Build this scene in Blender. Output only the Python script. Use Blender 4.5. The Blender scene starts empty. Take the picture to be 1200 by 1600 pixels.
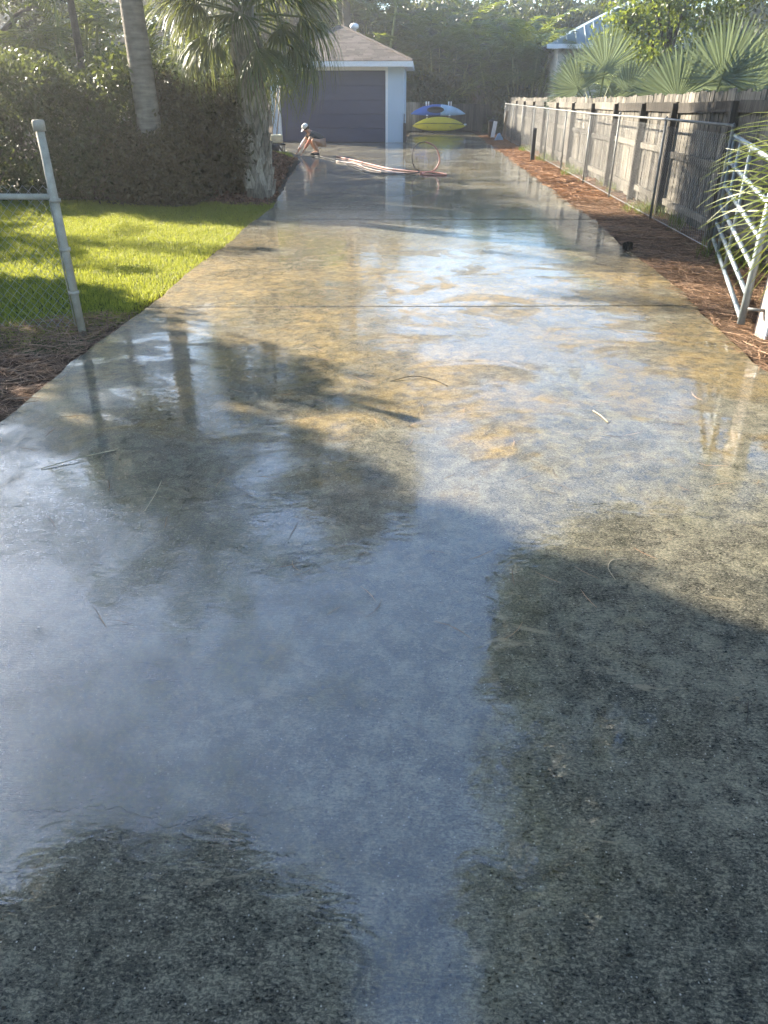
import bpy, math, random
import numpy as np
from mathutils import Vector, Matrix

SC = bpy.context.scene
COL = SC.collection
rng = np.random.default_rng(11)
random.seed(11)
R = math.radians

# ------------------------------------------------------------------ camera
CAM_H = 1.65
cd = bpy.data.cameras.new('camera')
cam = bpy.data.objects.new('camera', cd); COL.objects.link(cam)
cam.location = (0, 0, CAM_H)
cam.rotation_euler = (R(90 - 29.63), 0, R(2.37))
cd.sensor_fit = 'VERTICAL'; cd.sensor_height = 36.0; cd.lens = 36.0 * 1155.0 / 1600.0
cd.clip_start = 0.05; cd.clip_end = 2000
SC.camera = cam

# ------------------------------------------------------------------ light
SUN_AZ, SUN_EL = 57.0, 25.0            # degrees left of the driveway axis, elevation
to_sun = Vector((-math.sin(R(SUN_AZ)) * math.cos(R(SUN_EL)), math.cos(R(SUN_AZ)) * math.cos(R(SUN_EL)), math.sin(R(SUN_EL))))
world = bpy.data.worlds.new('World'); SC.world = world; world.use_nodes = True
wn = world.node_tree; wn.nodes.clear()
sky = wn.nodes.new('ShaderNodeTexSky'); sky.sky_type = 'NISHITA'; sky.sun_disc = False
sky.sun_elevation = R(SUN_EL); sky.sun_rotation = R(360 - SUN_AZ)
sky.air_density = 1.0; sky.dust_density = 0.25; sky.ozone_density = 2.5
bg = wn.nodes.new('ShaderNodeBackground'); bg.inputs['Strength'].default_value = 0.08
wo = wn.nodes.new('ShaderNodeOutputWorld')
wn.links.new(sky.outputs[0], bg.inputs[0]); wn.links.new(bg.outputs[0], wo.inputs[0])
sl = bpy.data.lights.new('sun', 'SUN'); sl.energy = 5.0; sl.angle = R(0.53); sl.color = (1.0, 0.90, 0.74)
sun = bpy.data.objects.new('sun', sl); COL.objects.link(sun)
sun.rotation_euler = to_sun.to_track_quat('Z', 'Y').to_euler()
SC.view_settings.view_transform = 'Standard'; SC.view_settings.look = 'None'
SC.view_settings.exposure = 2.55; SC.view_settings.gamma = 1.0
SC.cycles.use_denoising = True
SC.cycles.denoiser = 'OPENIMAGEDENOISE'
SC.cycles.max_bounces = 5; SC.cycles.diffuse_bounces = 3; SC.cycles.glossy_bounces = 3; SC.cycles.transmission_bounces = 3; SC.cycles.transparent_max_bounces = 4
SC.cycles.use_adaptive_sampling = True; SC.cycles.adaptive_threshold = 0.03; SC.cycles.adaptive_min_samples = 16
SC.cycles.volume_bounces = 0
SC.cycles.caustics_reflective = False; SC.cycles.caustics_refractive = False
SC.cycles.sample_clamp_indirect = 6.0

# ------------------------------------------------------------------ helpers
def tag(o, label=None, cat=None, group=None, kind=None):
    if label: o['label'] = label
    if cat: o['category'] = cat
    if group: o['group'] = group
    if kind: o['kind'] = kind
    return o

def link(name, mesh, mat=None, parent=None):
    o = bpy.data.objects.new(name, mesh); COL.objects.link(o)
    if mat is not None and not mesh.materials: mesh.materials.append(mat)
    if parent is not None: o.parent = parent
    return o

def empty(name, loc=(0, 0, 0), rz=0.0):
    o = bpy.data.objects.new(name, None); COL.objects.link(o)
    o.location = loc; o.rotation_euler = (0, 0, rz); o.empty_display_size = 0.1
    return o

def npmesh(name, V, Fq, smooth=False):
    """V (n,3), Fq (m,k) index array"""
    V = np.ascontiguousarray(V, dtype=np.float32); Fq = np.ascontiguousarray(Fq, dtype=np.int32)
    me = bpy.data.meshes.new(name)
    me.vertices.add(len(V)); me.vertices.foreach_set('co', V.ravel())
    k = Fq.shape[1]; m = len(Fq)
    me.loops.add(m * k); me.loops.foreach_set('vertex_index', Fq.ravel())
    me.polygons.add(m); me.polygons.foreach_set('loop_start', np.arange(0, m * k, k, dtype=np.int32))
    if smooth: me.polygons.foreach_set('use_smooth', np.ones(m, dtype=bool))
    me.update(calc_edges=True)
    return me

class MB:
    def __init__(s): s.v = []; s.f = []
    def quadbox(s, c, d, rot=None):
        """box centre c, size d, optional 3x3 rotation"""
        i = len(s.v); M = rot if rot is not None else Matrix.Identity(3)
        for z in (-.5, .5):
            for y in (-.5, .5):
                for x in (-.5, .5):
                    p = M @ Vector((x * d[0], y * d[1], z * d[2])); s.v.append((c[0] + p.x, c[1] + p.y, c[2] + p.z))
        for f in ((0, 2, 3, 1), (4, 5, 7, 6), (0, 1, 5, 4), (2, 6, 7, 3), (0, 4, 6, 2), (1, 3, 7, 5)):
            s.f.append(tuple(i + k for k in f))
        return s
    def tube(s, pts, rad, n=8, cap=True):
        pts = [Vector(p) for p in pts]
        if not hasattr(rad, '__len__'): rad = [rad] * len(pts)
        i0 = len(s.v); up = None
        for k, p in enumerate(pts):
            t = (pts[min(k + 1, len(pts) - 1)] - pts[max(k - 1, 0)]).normalized()
            if up is None:
                a = Vector((0, 0, 1)) if abs(t.z) < .9 else Vector((1, 0, 0)); up = (a - t * a.dot(t)).normalized()
            else:
                up = (up - t * up.dot(t)).normalized()
            b = t.cross(up)
            for j in range(n):
                a = 2 * math.pi * j / n; q = p + (up * math.cos(a) + b * math.sin(a)) * rad[k]
                s.v.append(tuple(q))
        for k in range(len(pts) - 1):
            for j in range(n):
                a = i0 + k * n + j; b_ = i0 + k * n + (j + 1) % n
                s.f.append((a, b_, b_ + n, a + n))
        if cap:
            s.f.append(tuple(i0 + j for j in reversed(range(n))))
            e = i0 + (len(pts) - 1) * n; s.f.append(tuple(e + j for j in range(n)))
        return s
    def poly(s, pts):
        i = len(s.v); s.v += [tuple(p) for p in pts]; s.f.append(tuple(range(i, i + len(pts)))); return s
    def prism(s, pts, ext):
        """polygon pts extruded by vector ext"""
        i = len(s.v); n = len(pts); e = Vector(ext)
        s.v += [tuple(p) for p in pts] + [tuple(Vector(p) + e) for p in pts]
        s.f.append(tuple(i + k for k in reversed(range(n)))); s.f.append(tuple(i + n + k for k in range(n)))
        for k in range(n): s.f.append((i + k, i + (k + 1) % n, i + n + (k + 1) % n, i + n + k))
        return s
    def lathe(s, prof, n=16, c=(0, 0, 0)):
        i = len(s.v); m = len(prof)
        for r, z in prof:
            for j in range(n):
                a = 2 * math.pi * j / n; s.v.append((c[0] + r * math.cos(a), c[1] + r * math.sin(a), c[2] + z))
        for k in range(m - 1):
            for j in range(n):
                a = i + k * n + j; b = i + k * n + (j + 1) % n; s.f.append((a, b, b + n, a + n))
        s.f.append(tuple(i + j for j in reversed(range(n)))); s.f.append(tuple(i + (m - 1) * n + j for j in range(n)))
        return s
    def mesh(s, name, smooth=False):
        me = bpy.data.meshes.new(name); me.from_pydata(s.v, [], s.f)
        if smooth: me.polygons.foreach_set('use_smooth', [True] * len(me.polygons))
        me.update(); return me
    def obj(s, name, mat, parent=None, smooth=False, bevel=0):
        o = link(name, s.mesh(name, smooth), mat, parent)
        if bevel:
            b = o.modifiers.new('bevel', 'BEVEL'); b.width = bevel; b.segments = 2; b.limit_method = 'ANGLE'
        return o

# ------------------------------------------------------------------ materials
class NT:
    def __init__(s, name):
        s.m = bpy.data.materials.new(name); s.m.use_nodes = True; s.t = s.m.node_tree; s.t.nodes.clear()
        s.out = s.t.nodes.new('ShaderNodeOutputMaterial')
    def n(s, ty, props=None, **ins):
        nd = s.t.nodes.new(ty)
        for k, v in (props or {}).items(): setattr(nd, k, v)
        for k, v in ins.items(): s.set(nd, k.replace('_', ' '), v)
        return nd
    def set(s, nd, key, v):
        sock = nd.inputs[int(key[1:])] if key[0] == 'i' and key[1:].isdigit() else nd.inputs[key]
        if isinstance(v, bpy.types.NodeSocket): s.t.links.new(v, sock)
        elif isinstance(v, bpy.types.Node): s.t.links.new(v.outputs[0], sock)
        else:
            if sock.type == 'RGBA' and len(v) == 3: v = (*v, 1)
            sock.default_value = v
    def noise(s, vec, scale, detail=3, rough=.55, dist=0.0):
        return s.n('ShaderNodeTexNoise', Vector=vec, Scale=scale, Detail=detail, Roughness=rough, Distortion=dist).outputs['Fac']
    def math(s, op, a, b=0.5, c=0.0, clamp=False):
        nd = s.n('ShaderNodeMath', {'operation': op, 'use_clamp': clamp}); s.set(nd, 'i0', a); s.set(nd, 'i1', b); s.set(nd, 'i2', c); return nd.outputs[0]
    def ramp(s, fac, stops, interp='LINEAR'):
        nd = s.n('ShaderNodeValToRGB', Fac=fac); cr = nd.color_ramp; cr.interpolation = interp
        while len(cr.elements) < len(stops): cr.elements.new(.5)
        for e, (p, c) in zip(cr.elements, stops):
            e.position = p; e.color = (*c, 1) if len(c) == 3 else c
        return nd.outputs[0]
    def step(s, v, lo, hi, a=0.0, b=1.0):
        nd = s.n('ShaderNodeMapRange', {'interpolation_type': 'SMOOTHSTEP', 'clamp': True})
        for k, x in enumerate((v, lo, hi, a, b)): s.set(nd, 'i%d' % k, x)
        return nd.outputs[0]
    def mix(s, f, a, b, mode='MIX'):
        nd = s.n('ShaderNodeMix', {'data_type': 'RGBA', 'blend_type': mode})
        s.set(nd, 'i0', f); s.set(nd, 'i6', a); s.set(nd, 'i7', b); return nd.outputs[2]
    def bump(s, h, strength, dist=0.01, normal=None):
        nd = s.n('ShaderNodeBump', Strength=strength, Distance=dist, Height=h)
        if normal is not None: s.set(nd, 'Normal', normal)
        return nd.outputs[0]
    def pos(s, sx=1, sy=1, sz=1):
        g = s.n('ShaderNodeNewGeometry').outputs['Position']
        return s.n('ShaderNodeMapping', Vector=g, Scale=(sx, sy, sz)).outputs[0]
    def obj(s, sx=1, sy=1, sz=1):
        g = s.n('ShaderNodeTexCoord').outputs['Object']
        return s.n('ShaderNodeMapping', Vector=g, Scale=(sx, sy, sz)).outputs[0]
    def bsdf(s, **k):
        b = s.n('ShaderNodeBsdfPrincipled', None, **k); return b
    def done(s, sh):
        s.t.links.new(sh.outputs[0] if isinstance(sh, bpy.types.Node) else sh, s.out.inputs[0]); return s.m

def simple(name, c, rough=.6, metal=0.0, var=.25, scale=8, bump=.15, spec=.5):
    t = NT(name); p = t.obj(); nz = t.noise(p, scale, 4)
    a = tuple(x * (1 - var) for x in c); b = tuple(min(1, x * (1 + var)) for x in c)
    col = t.ramp(nz, [(.3, a), (.7, b)])
    return t.done(t.bsdf(Base_Color=col, Roughness=t.step(nz, .2, .8, rough * .8, min(1, rough * 1.2)), Metallic=metal,
                         Specular_IOR_Level=spec, Normal=t.bump(t.noise(p, scale * 6, 3), bump, .004)))

def leaf_mat(name, c1, c2, tr=.4, trc=None, rough=.45, spec=.4, big=.6):
    """per-leaf colour between c1 and c2 and light coming through the blade"""
    t = NT(name)
    rnd = t.n('ShaderNodeNewGeometry').outputs['Random Per Island']
    oi = t.n('ShaderNodeObjectInfo').outputs['Random']
    f = t.math('ADD', t.math('MULTIPLY', rnd, .75), t.math('MULTIPLY', oi, .25))
    col = t.ramp(f, [(.05, c1), (.6, tuple((a + b) / 2 for a, b in zip(c1, c2))), (.95, c2)])
    trc = trc or tuple(min(1, x * 1.6) for x in c2)
    p = t.bsdf(Base_Color=col, Roughness=rough, Specular_IOR_Level=spec)
    tl = t.n('ShaderNodeBsdfTranslucent', Color=t.mix(.5, col, trc))
    mx = t.n('ShaderNodeMixShader', Fac=tr); t.set(mx, 'i1', p); t.set(mx, 'i2', tl)
    return t.done(mx)

M = {}
def wet_concrete():
    t = NT('wet_concrete')
    p = t.pos()
    sep = t.n('ShaderNodeSeparateXYZ', Vector=p); yy = sep.outputs['Y']
    big = t.noise(p, .40, 3, .5, .5); med = t.noise(p, 1.6, 5, .62, .8); sm = t.noise(p, 8, 5, .65, .4)
    fine = t.math('ADD', t.math('MULTIPLY', t.noise(t.pos(95, 140, 1), 1, 5, .8, .6), .72), t.math('MULTIPLY', t.noise(p, 17, 4, .7, .8), .28)); mic = t.noise(p, 300, 2, .6)
    brush = t.noise(t.pos(14, 170, 1), 1, 4, .65)
    # stained slab, grey-green near, grey beyond; sunlit tan painted in round the joint
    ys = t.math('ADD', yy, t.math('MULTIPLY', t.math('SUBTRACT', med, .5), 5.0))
    sunlit_tan = t.math('SUBTRACT', t.math('MULTIPLY', t.step(ys, 2.8, 4.6, 0, .20), t.step(ys, 8.0, 12.0, 1, .25)), .12)
    base = t.ramp(t.math('ADD', sunlit_tan, t.math('ADD', t.math('MULTIPLY', big, .5), t.math('MULTIPLY', med, .5))),
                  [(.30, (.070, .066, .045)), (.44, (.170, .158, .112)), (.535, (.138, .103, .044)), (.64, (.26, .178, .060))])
    base = t.mix(t.step(sm, .44, .60, 0, .6), base, (.048, .045, .033))
    base = t.mix(t.step(fine, .49, .60, .0, .9), base, t.mix(.55, base, (.42, .37, .25)))
    base = t.mix(t.step(fine, .40, .485, .95, 0), base, (.008, .008, .006))
    base = t.mix(t.step(brush, .36, .50, .35, 0), base, (.015, .015, .012))
    vo = t.n('ShaderNodeTexVoronoi', Vector=p, Scale=85.0); vr = t.n('ShaderNodeSeparateColor', Color=vo.outputs['Color']).outputs[0]
    dots = t.math('MULTIPLY', t.step(vo.outputs['Distance'], .10, .26, 1, 0), t.step(vr, .80, .97, 0, 1))  # pale grains, with the sparkle of the wet surface painted in
    base = t.mix(t.math('MULTIPLY', dots, .8), base, (.52, .49, .42))
    # pale worn scuffs
    sc = t.noise(t.pos(2.6, 5.5, 1), 1.0, 6, .7, 1.8)
    base = t.mix(t.step(sc, .60, .68, 0, .6), base, (.32, .26, .17))
    # hairline cracks running across
    crk = None
    for y0, ph in ((3.02, 0.0), (1.27, 7.0), (9.3, 3.0)):
        d = t.math('ABSOLUTE', t.math('SUBTRACT', t.math('ADD', yy, t.math('MULTIPLY', t.math('SUBTRACT', t.noise(t.n('ShaderNodeMapping', Vector=p, Location=(ph, 0, 0), Scale=(2.2, .02, 1)).outputs[0], 1, 6, .6), .5), .30)), y0))
        l = t.math('MULTIPLY', t.step(d, .001, .004, 1, 0), t.step(t.noise(t.pos(1.4, .3, 1), 1, 2), .42, .5)); crk = l if crk is None else t.math('MAXIMUM', crk, l)
    base = t.mix(t.math('MULTIPLY', crk, .5), base, (.008, .008, .007))
    # film of water: deep in the low spots, broken by the grain where thin
    film = t.step(t.math('ADD', t.math('MULTIPLY', t.noise(p, .55, 3, .5, .3), .65), t.math('MULTIPLY', t.noise(t.pos(1, .8, 1), 2.6, 6, .7, .6), .35)), .42, .52)
    grainh = t.math('SUBTRACT', t.math('ADD', t.math('MULTIPLY', fine, .7), t.math('ADD', t.math('MULTIPLY', mic, .2), t.math('MULTIPLY', brush, .5))), t.math('MULTIPLY', crk, .4))
    nb = t.bump(grainh, .8, .008)
    rip = t.math('ADD', t.noise(t.pos(9, 16, 1), 1, 3, .6, .6), t.math('MULTIPLY', t.noise(t.pos(1.6, 3, 1), 1, 3), 1.6))
    wavy = t.bump(rip, .05, .02)
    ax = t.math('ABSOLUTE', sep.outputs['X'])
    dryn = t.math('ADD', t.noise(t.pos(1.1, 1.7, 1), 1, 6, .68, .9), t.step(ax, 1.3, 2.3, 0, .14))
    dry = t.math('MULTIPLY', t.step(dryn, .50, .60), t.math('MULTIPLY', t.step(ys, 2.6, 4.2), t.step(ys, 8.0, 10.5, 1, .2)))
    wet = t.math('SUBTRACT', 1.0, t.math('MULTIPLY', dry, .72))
    peak = t.step(fine, .45, .57)
    gw = t.n('ShaderNodeBump', Strength=t.step(film, 0, 1, .035, .007), Distance=.004, Height=grainh, Normal=wavy).outputs[0]
    b = t.bsdf(Base_Color=base, Roughness=.7, Specular_IOR_Level=.25, Normal=nb,
               Coat_Weight=t.math('MULTIPLY', wet, t.math('SUBTRACT', 1.0, t.math('MULTIPLY', peak, t.step(film, 0, 1, .75, .12)))), Coat_Roughness=t.math('ADD', t.step(film, 0, 1, .022, .004), t.math('MULTIPLY', dry, .10)), Coat_IOR=1.95, Coat_Normal=gw)
    return t.done(b)
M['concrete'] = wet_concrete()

def soil(name, cols, scale=6):
    t = NT(name); p = t.pos()
    f = t.math('ADD', t.math('MULTIPLY', t.noise(p, scale, 5, .65), .6), t.math('MULTIPLY', t.noise(p, scale * 9, 4, .7), .4))
    return t.done(t.bsdf(Base_Color=t.ramp(f, [(.3, cols[0]), (.5, cols[1]), (.7, cols[2])]), Roughness=.95, Specular_IOR_Level=.2,
                         Normal=t.bump(t.noise(p, scale * 12, 4, .7), .8, .02)))
M['soil'] = soil('soil', [(.025, .019, .012), (.05, .036, .022), (.09, .062, .036)])
M['straw_bed'] = soil('straw_bed', [(.045, .028, .017), (.09, .055, .032), (.16, .10, .058)], 9)
M['lawn_bed'] = soil('lawn_bed', [(.03, .045, .012), (.05, .075, .018), (.08, .10, .03)], 5)
M['joint'] = simple('joint', (.015, .014, .012), .8)

def weathered(name, c1, c2, c3):
    t = NT(name)
    p = t.obj(28, 28, 1.3); oi = t.n('ShaderNodeObjectInfo').outputs['Random']
    off = t.n('ShaderNodeVectorMath', {'operation': 'ADD'}); t.set(off, 'i0', p)
    cb = t.n('ShaderNodeCombineXYZ', X=t.math('MULTIPLY', oi, 70), Y=t.math('MULTIPLY', oi, 31), Z=t.math('MULTIPLY', oi, 17)); t.set(off, 'i1', cb)
    g = t.noise(off.outputs[0], 1, 5, .65, .6)
    w = t.noise(t.pos(.9, .9, 1.4), 1, 4, .6)
    f = t.math('ADD', t.math('MULTIPLY', g, .55), t.math('ADD', t.math('MULTIPLY', w, .35), t.math('MULTIPLY', oi, .16)))
    col = t.ramp(f, [(.33, c1), (.50, c2), (.68, c3)])
    return t.done(t.bsdf(Base_Color=col, Roughness=.9, Specular_IOR_Level=.2, Normal=t.bump(g, .6, .006)))
M['fence'] = weathered('fence_wood', (.024, .022, .019), (.098, .090, .076), (.265, .240, .196))
M['fence_dark'] = weathered('fence_post_wood', (.018, .016, .013), (.055, .048, .04), (.15, .13, .105))
M['plank'] = weathered('plank_wood', (.10, .08, .06), (.24, .20, .15), (.42, .36, .28))
M['galv'] = simple('galvanised', (.17, .175, .17), .6, .35, .25, 14, .08)
M['gatepaint'] = simple('gate_grey', (.27, .31, .325), .45, .25, .14, 10, .08)
M['oldpost'] = simple('dull_post', (.38, .35, .285), .85, 0, .22, 14, .1, .2)
M['wire'] = simple('chain_wire', (.36, .37, .37), .5, .7)
M['pinkpost'] = simple('pale_post', (.40, .33, .285), .7, 0, .2, 9, .2)
M['white'] = simple('white_trim', (.78, .79, .80), .5, 0, .05)
M['bluewall'] = simple('pale_blue_wall', (.50, .60, .70), .8, 0, .06, 30, .2)
M['door'] = simple('slate_door', (.042, .052, .105), .45, 0, .10, 3, .05)
M['black'] = simple('black_plastic', (.016, .016, .018), .5)
M['gutterdark'] = simple('under_eave', (.30, .31, .32), .8)
def shingles():
    t = NT('shingle'); oi = t.n('ShaderNodeObjectInfo').outputs['Random']; nz = t.noise(t.pos(), 40, 4, .7)
    f = t.math('ADD', t.math('MULTIPLY', oi, .5), t.math('MULTIPLY', nz, .5))
    return t.done(t.bsdf(Base_Color=t.ramp(f, [(.2, (.075, .062, .052)), (.5, (.125, .102, .085)), (.8, (.19, .158, .135))]), Roughness=.95, Specular_IOR_Level=.3,
                         Normal=t.bump(t.noise(t.pos(), 160, 2), .6, .004)))
M['shingle'] = shingles()
M['yellow'] = simple('yellow_hull', (.55, .46, .015), .38, 0, .12, 3)
M['blue'] = simple('blue_hull', (.02, .10, .42), .35, 0, .15, 3)
M['paleblue'] = simple('faded_blue_hull', (.30, .48, .68), .38, 0, .15, 3)
M['red'] = simple('red_hose', (.40, .18, .145), .45, 0, .12)
M['pinkred'] = simple('faded_hose', (.46, .34, .30), .5, 0, .12)
M['tan_box'] = simple('tan_plastic', (.62, .55, .36), .5)
M['skin'] = simple('skin', (.50, .29, .19), .55, 0, .1)
M['shirt'] = simple('dark_shirt', (.035, .042, .042), .85, 0, .25)
M['shorts'] = simple('tan_shorts', (.40, .26, .18), .8)
M['orange'] = simple('orange_sleeve', (.58, .17, .08), .8)
M['cap'] = simple('pale_cap', (.72, .70, .66), .8)
M['sleeve'] = simple('pale_sleeve', (.74, .73, .70), .8)
M['hair'] = simple('dark_hair', (.03, .02, .014), .7)
M['metalroof'] = simple('metal_roof', (.20, .26, .28), .5, .1, .1, 3)
M['cream'] = simple('cream_wall', (.60, .55, .47), .8)
M['bark'] = soil('bark', [(.035, .03, .025), (.085, .072, .058), (.16, .14, .115)], 5)
def palm_bark():
    t = NT('palm_bark'); p = t.pos(3, 3, 16); rings = t.noise(p, 1, 3, .5, .2); n2 = t.noise(t.pos(), 7, 4)
    f = t.math('ADD', t.math('MULTIPLY', rings, .6), t.math('MULTIPLY', n2, .4))
    return t.done(t.bsdf(Base_Color=t.ramp(f, [(.3, (.10, .085, .068)), (.5, (.19, .165, .135)), (.7, (.29, .26, .21))]), Roughness=.9, Specular_IOR_Level=.2, Normal=t.bump(rings, .6, .03)))
M['palmbark'] = palm_bark()
M['boot'] = weathered('palm_boot', (.05, .042, .034), (.26, .225, .18), (.56, .50, .41))
M['straw'] = leaf_mat('pine_straw', (.14, .080, .050), (.50, .33, .21), .15, (.4, .2, .08), .7, .2)
M['strawlit'] = leaf_mat('sunlit_straw', (.15, .075, .040), (.44, .25, .135), .15, (.4, .2, .08), .7, .2)  # warmer copy of the pine straw, sunlight put into its colour
M['twig'] = simple('dry_twig', (.42, .34, .23), .8)
M['twigdark'] = simple('dark_twig', (.05, .038, .026), .8)
M['chips'] = leaf_mat('bark_chips', (.05, .025, .015), (.30, .16, .10), .05, (.3, .15, .1), .8, .3)
M['grass'] = leaf_mat('grass_blades', (.095, .135, .020), (.34, .34, .070), .48, (.58, .60, .06), .5, .3)
M['weeds'] = leaf_mat('weed_blades', (.04, .09, .012), (.14, .19, .03), .4, (.36, .42, .03), .5, .3)
M['leaf_hedge'] = leaf_mat('hedge_leaves', (.016, .036, .012), (.065, .095, .030), .35, (.20, .22, .04), .45, .4)
M['leaf_red'] = leaf_mat('bronze_leaves', (.030, .030, .014), (.085, .078, .032), .3, (.20, .17, .04), .5, .35)
M['leaf_oak'] = leaf_mat('oak_leaves', (.020, .034, .012), (.075, .090, .030), .35, (.20, .22, .04), .4, .5)
M['leaf_lime'] = leaf_mat('lime_leaves', (.05, .085, .012), (.17, .20, .03), .5, (.48, .50, .05), .4, .4)
M['leaf_pine'] = leaf_mat('pine_needles', (.018, .034, .014), (.06, .08, .03), .25, (.15, .18, .04), .5, .3)
M['leaf_areca'] = leaf_mat('areca_fronds', (.022, .055, .012), (.11, .16, .025), .45, (.38, .42, .04), .4, .5)
M['leaf_dark'] = leaf_mat('dark_fronds', (.016, .032, .014), (.055, .075, .030), .35, (.16, .20, .04), .4, .5)
M['leaf_sabal'] = leaf_mat('sabal_fans', (.040, .060, .020), (.12, .14, .050), .4, (.32, .34, .08), .42, .5)
M['leaf_silver'] = leaf_mat('silver_fans', (.085, .115, .085), (.19, .23, .165), .3, (.30, .36, .12), .45, .4)
M['leaf_near'] = leaf_mat('near_fan', (.10, .15, .025), (.30, .33, .08), .45, (.46, .46, .08), .4, .5)
M['stem_cane'] = simple('cane_stems', (.26, .27, .09), .6)
M['petiole'] = simple('petiole', (.14, .16, .05), .5)

# ------------------------------------------------------------------ foliage builders
def unit(v): return v / np.maximum(np.linalg.norm(v, axis=-1, keepdims=True), 1e-9)

def diamonds(C, L, W, up=.25, g=rng):
    """one diamond-shaped leaf per centre"""
    n = len(C); d = unit(g.normal(size=(n, 3)) + np.array([0, 0, -up])); a = unit(np.cross(d, g.normal(size=(n, 3))))
    nn = np.cross(d, a); L = L * g.uniform(.6, 1.3, (n, 1)); W = W * g.uniform(.7, 1.25, (n, 1))
    V = np.stack([C - d * L * .5, C + a * W * .5 + nn * W * .12, C + d * L * .5, C - a * W * .5 + nn * W * .12], 1).reshape(-1, 3)
    return V, np.arange(4 * n).reshape(n, 4)

def clump_points(centres, radii, per, g=rng, shell=.55):
    out = []
    for c, r in zip(centres, radii):
        d = unit(g.normal(size=(per, 3))); rr = g.uniform(0, 1, (per, 1)) ** shell
        out.append(np.asarray(c) + d * rr * np.asarray(r))
    return np.concatenate(out)

def strips(P, W, side, name, fold=0.0):
    """ribbons: P (n,k,3) centre lines, W (n,k) widths, side (n,3) or (n,k,3)"""
    n, k, _ = P.shape
    if side.ndim == 2: side = np.repeat(side[:, None, :], k, 1)
    A = P - side * W[..., None] * .5; B = P + side * W[..., None] * .5
    V = np.stack([A, B], 2).reshape(-1, 3)
    base = (np.arange(n) * k * 2)[:, None] + (np.arange(k - 1) * 2)[None, :]
    F = np.stack([base, base + 1, base + 3, base + 2], -1).reshape(-1, 4)
    return npmesh(name, V, F)

def tree(name, label, cat, base, height, crown_c, crown_r, nclump, per, leafL, leafW, mat, trunk_r=.22, clump_r=.9, seed=1, group=None, lean=(0, 0), bark='bark'):
    g = np.random.default_rng(seed)
    t = tag(empty(name, base), label, cat, group)
    d = unit(g.normal(size=(nclump, 3))); rr = g.uniform(.25, 1, (nclump, 1)) ** .5
    cc = np.asarray(crown_c) - np.asarray(base) + d * rr * np.asarray(crown_r)
    rad = clump_r * g.uniform(.55, 1.3, (nclump, 1)) * np.array([[1, 1, .7]])
    P = clump_points(cc, rad, per, g)
    V, F = diamonds(P, leafL, leafW, g=g)
    link('crown', npmesh('crown', V, F), M[mat], t)
    mb = MB(); top = Vector((lean[0], lean[1], height))
    n = 7
    mb.tube([(top.x * (k / n) ** 1.3 + g.normal() * .05 * (k > 0), top.y * (k / n) ** 1.3 + g.normal() * .05 * (k > 0), top.z * k / n) for k in range(n + 1)],
            [trunk_r * (1.25 if k == 0 else 1.0) * (1 - .6 * k / n) for k in range(n + 1)], 9)
    for c in cc[: min(nclump, 16)]:
        s = Vector((top.x * .6, top.y * .6, min(top.z * .95, max(top.z * .45, c[2] - 1.6))))
        mid = (s + Vector(c)) * .5 + Vector((0, 0, .25))
        mb.tube([s, mid, Vector(c)], [trunk_r * .45, trunk_r * .28, trunk_r * .08], 6)
    mb.obj('trunk', M[bark], t, smooth=True)
    return t

def bush(name, label, cat, c, half, nclump, per, leafL, leafW, mat, seed=1, group=None, clump_r=.45, stems=7):
    """shrub filling a rounded box from the ground up; c = base centre"""
    g = np.random.default_rng(seed)
    t = tag(empty(name, c), label, cat, group)
    cc = g.uniform(-1, 1, (nclump, 3)); cc[:, 2] = g.uniform(.04, 1, nclump)
    sh = np.sqrt(np.clip(1 - (np.clip(cc[:, 2], .5, 1) - .5) ** 2 * 1.6, .3, 1))
    cc = cc * np.array([half[0], half[1], half[2]]); cc[:, 0] *= sh; cc[:, 1] *= sh
    rad = clump_r * g.uniform(.6, 1.25, (nclump, 1)) * np.array([[1, 1, .85]])
    P = clump_points(cc, rad, per, g); P[:, 2] = np.abs(P[:, 2])
    V, F = diamonds(P, leafL, leafW, g=g)
    link('foliage', npmesh('foliage', V, F), M[mat], t)
    for k in range(stems):
        x, y = g.uniform(-.6, .6, 2) * np.array(half[:2])
        e = cc[g.integers(nclump)]
        MB().tube([(x, y, -.02), ((x + e[0]) * .5, (y + e[1]) * .5, half[2] * .4), tuple(e)], [.035, .025, .008], 5).obj('stem', M['bark'], t, smooth=True)
    return t

def fan_mesh(name, R_, nseg, spread, droop, seed, wid=1.0, split=.45, petiole=.9, curl=.0):
    """a fan palm leaf: petiole along +X from the origin, blade folded into tapering segments"""
    g = np.random.default_rng(seed); k = 6
    ang = np.linspace(-spread, spread, nseg) + g.normal(size=nseg) * .015
    u = np.linspace(0, 1, k)
    Ls = R_ * (.78 + .22 * np.cos(ang)) * g.uniform(.9, 1.06, nseg)
    dirx = np.cos(ang); diry = np.sin(ang)
    r = u[None, :] * Ls[:, None]
    dz = -droop * (u[None, :] ** 2.2) * Ls[:, None] * g.uniform(.6, 1.4, (nseg, 1)) - curl * (np.abs(ang)[:, None] / spread) * r * .35
    shr = 1 - .35 * droop * u[None, :] ** 2
    P = np.stack([petiole + dirx[:, None] * r * shr, diry[:, None] * r * shr, dz], -1)
    full = 2 * spread / nseg
    w = np.where(u[None, :] < split, r * full * 1.12, (split * Ls[:, None] * full * 1.12) * (1 - ((u[None, :] - split) / (1 - split)) ** 1.3) + .004) * wid
    side = np.stack([-diry, dirx, np.where(np.arange(nseg) % 2 == 0, .35, -.35)], -1); side = unit(side)
    me = strips(P, w, side, name)
    return me

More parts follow.
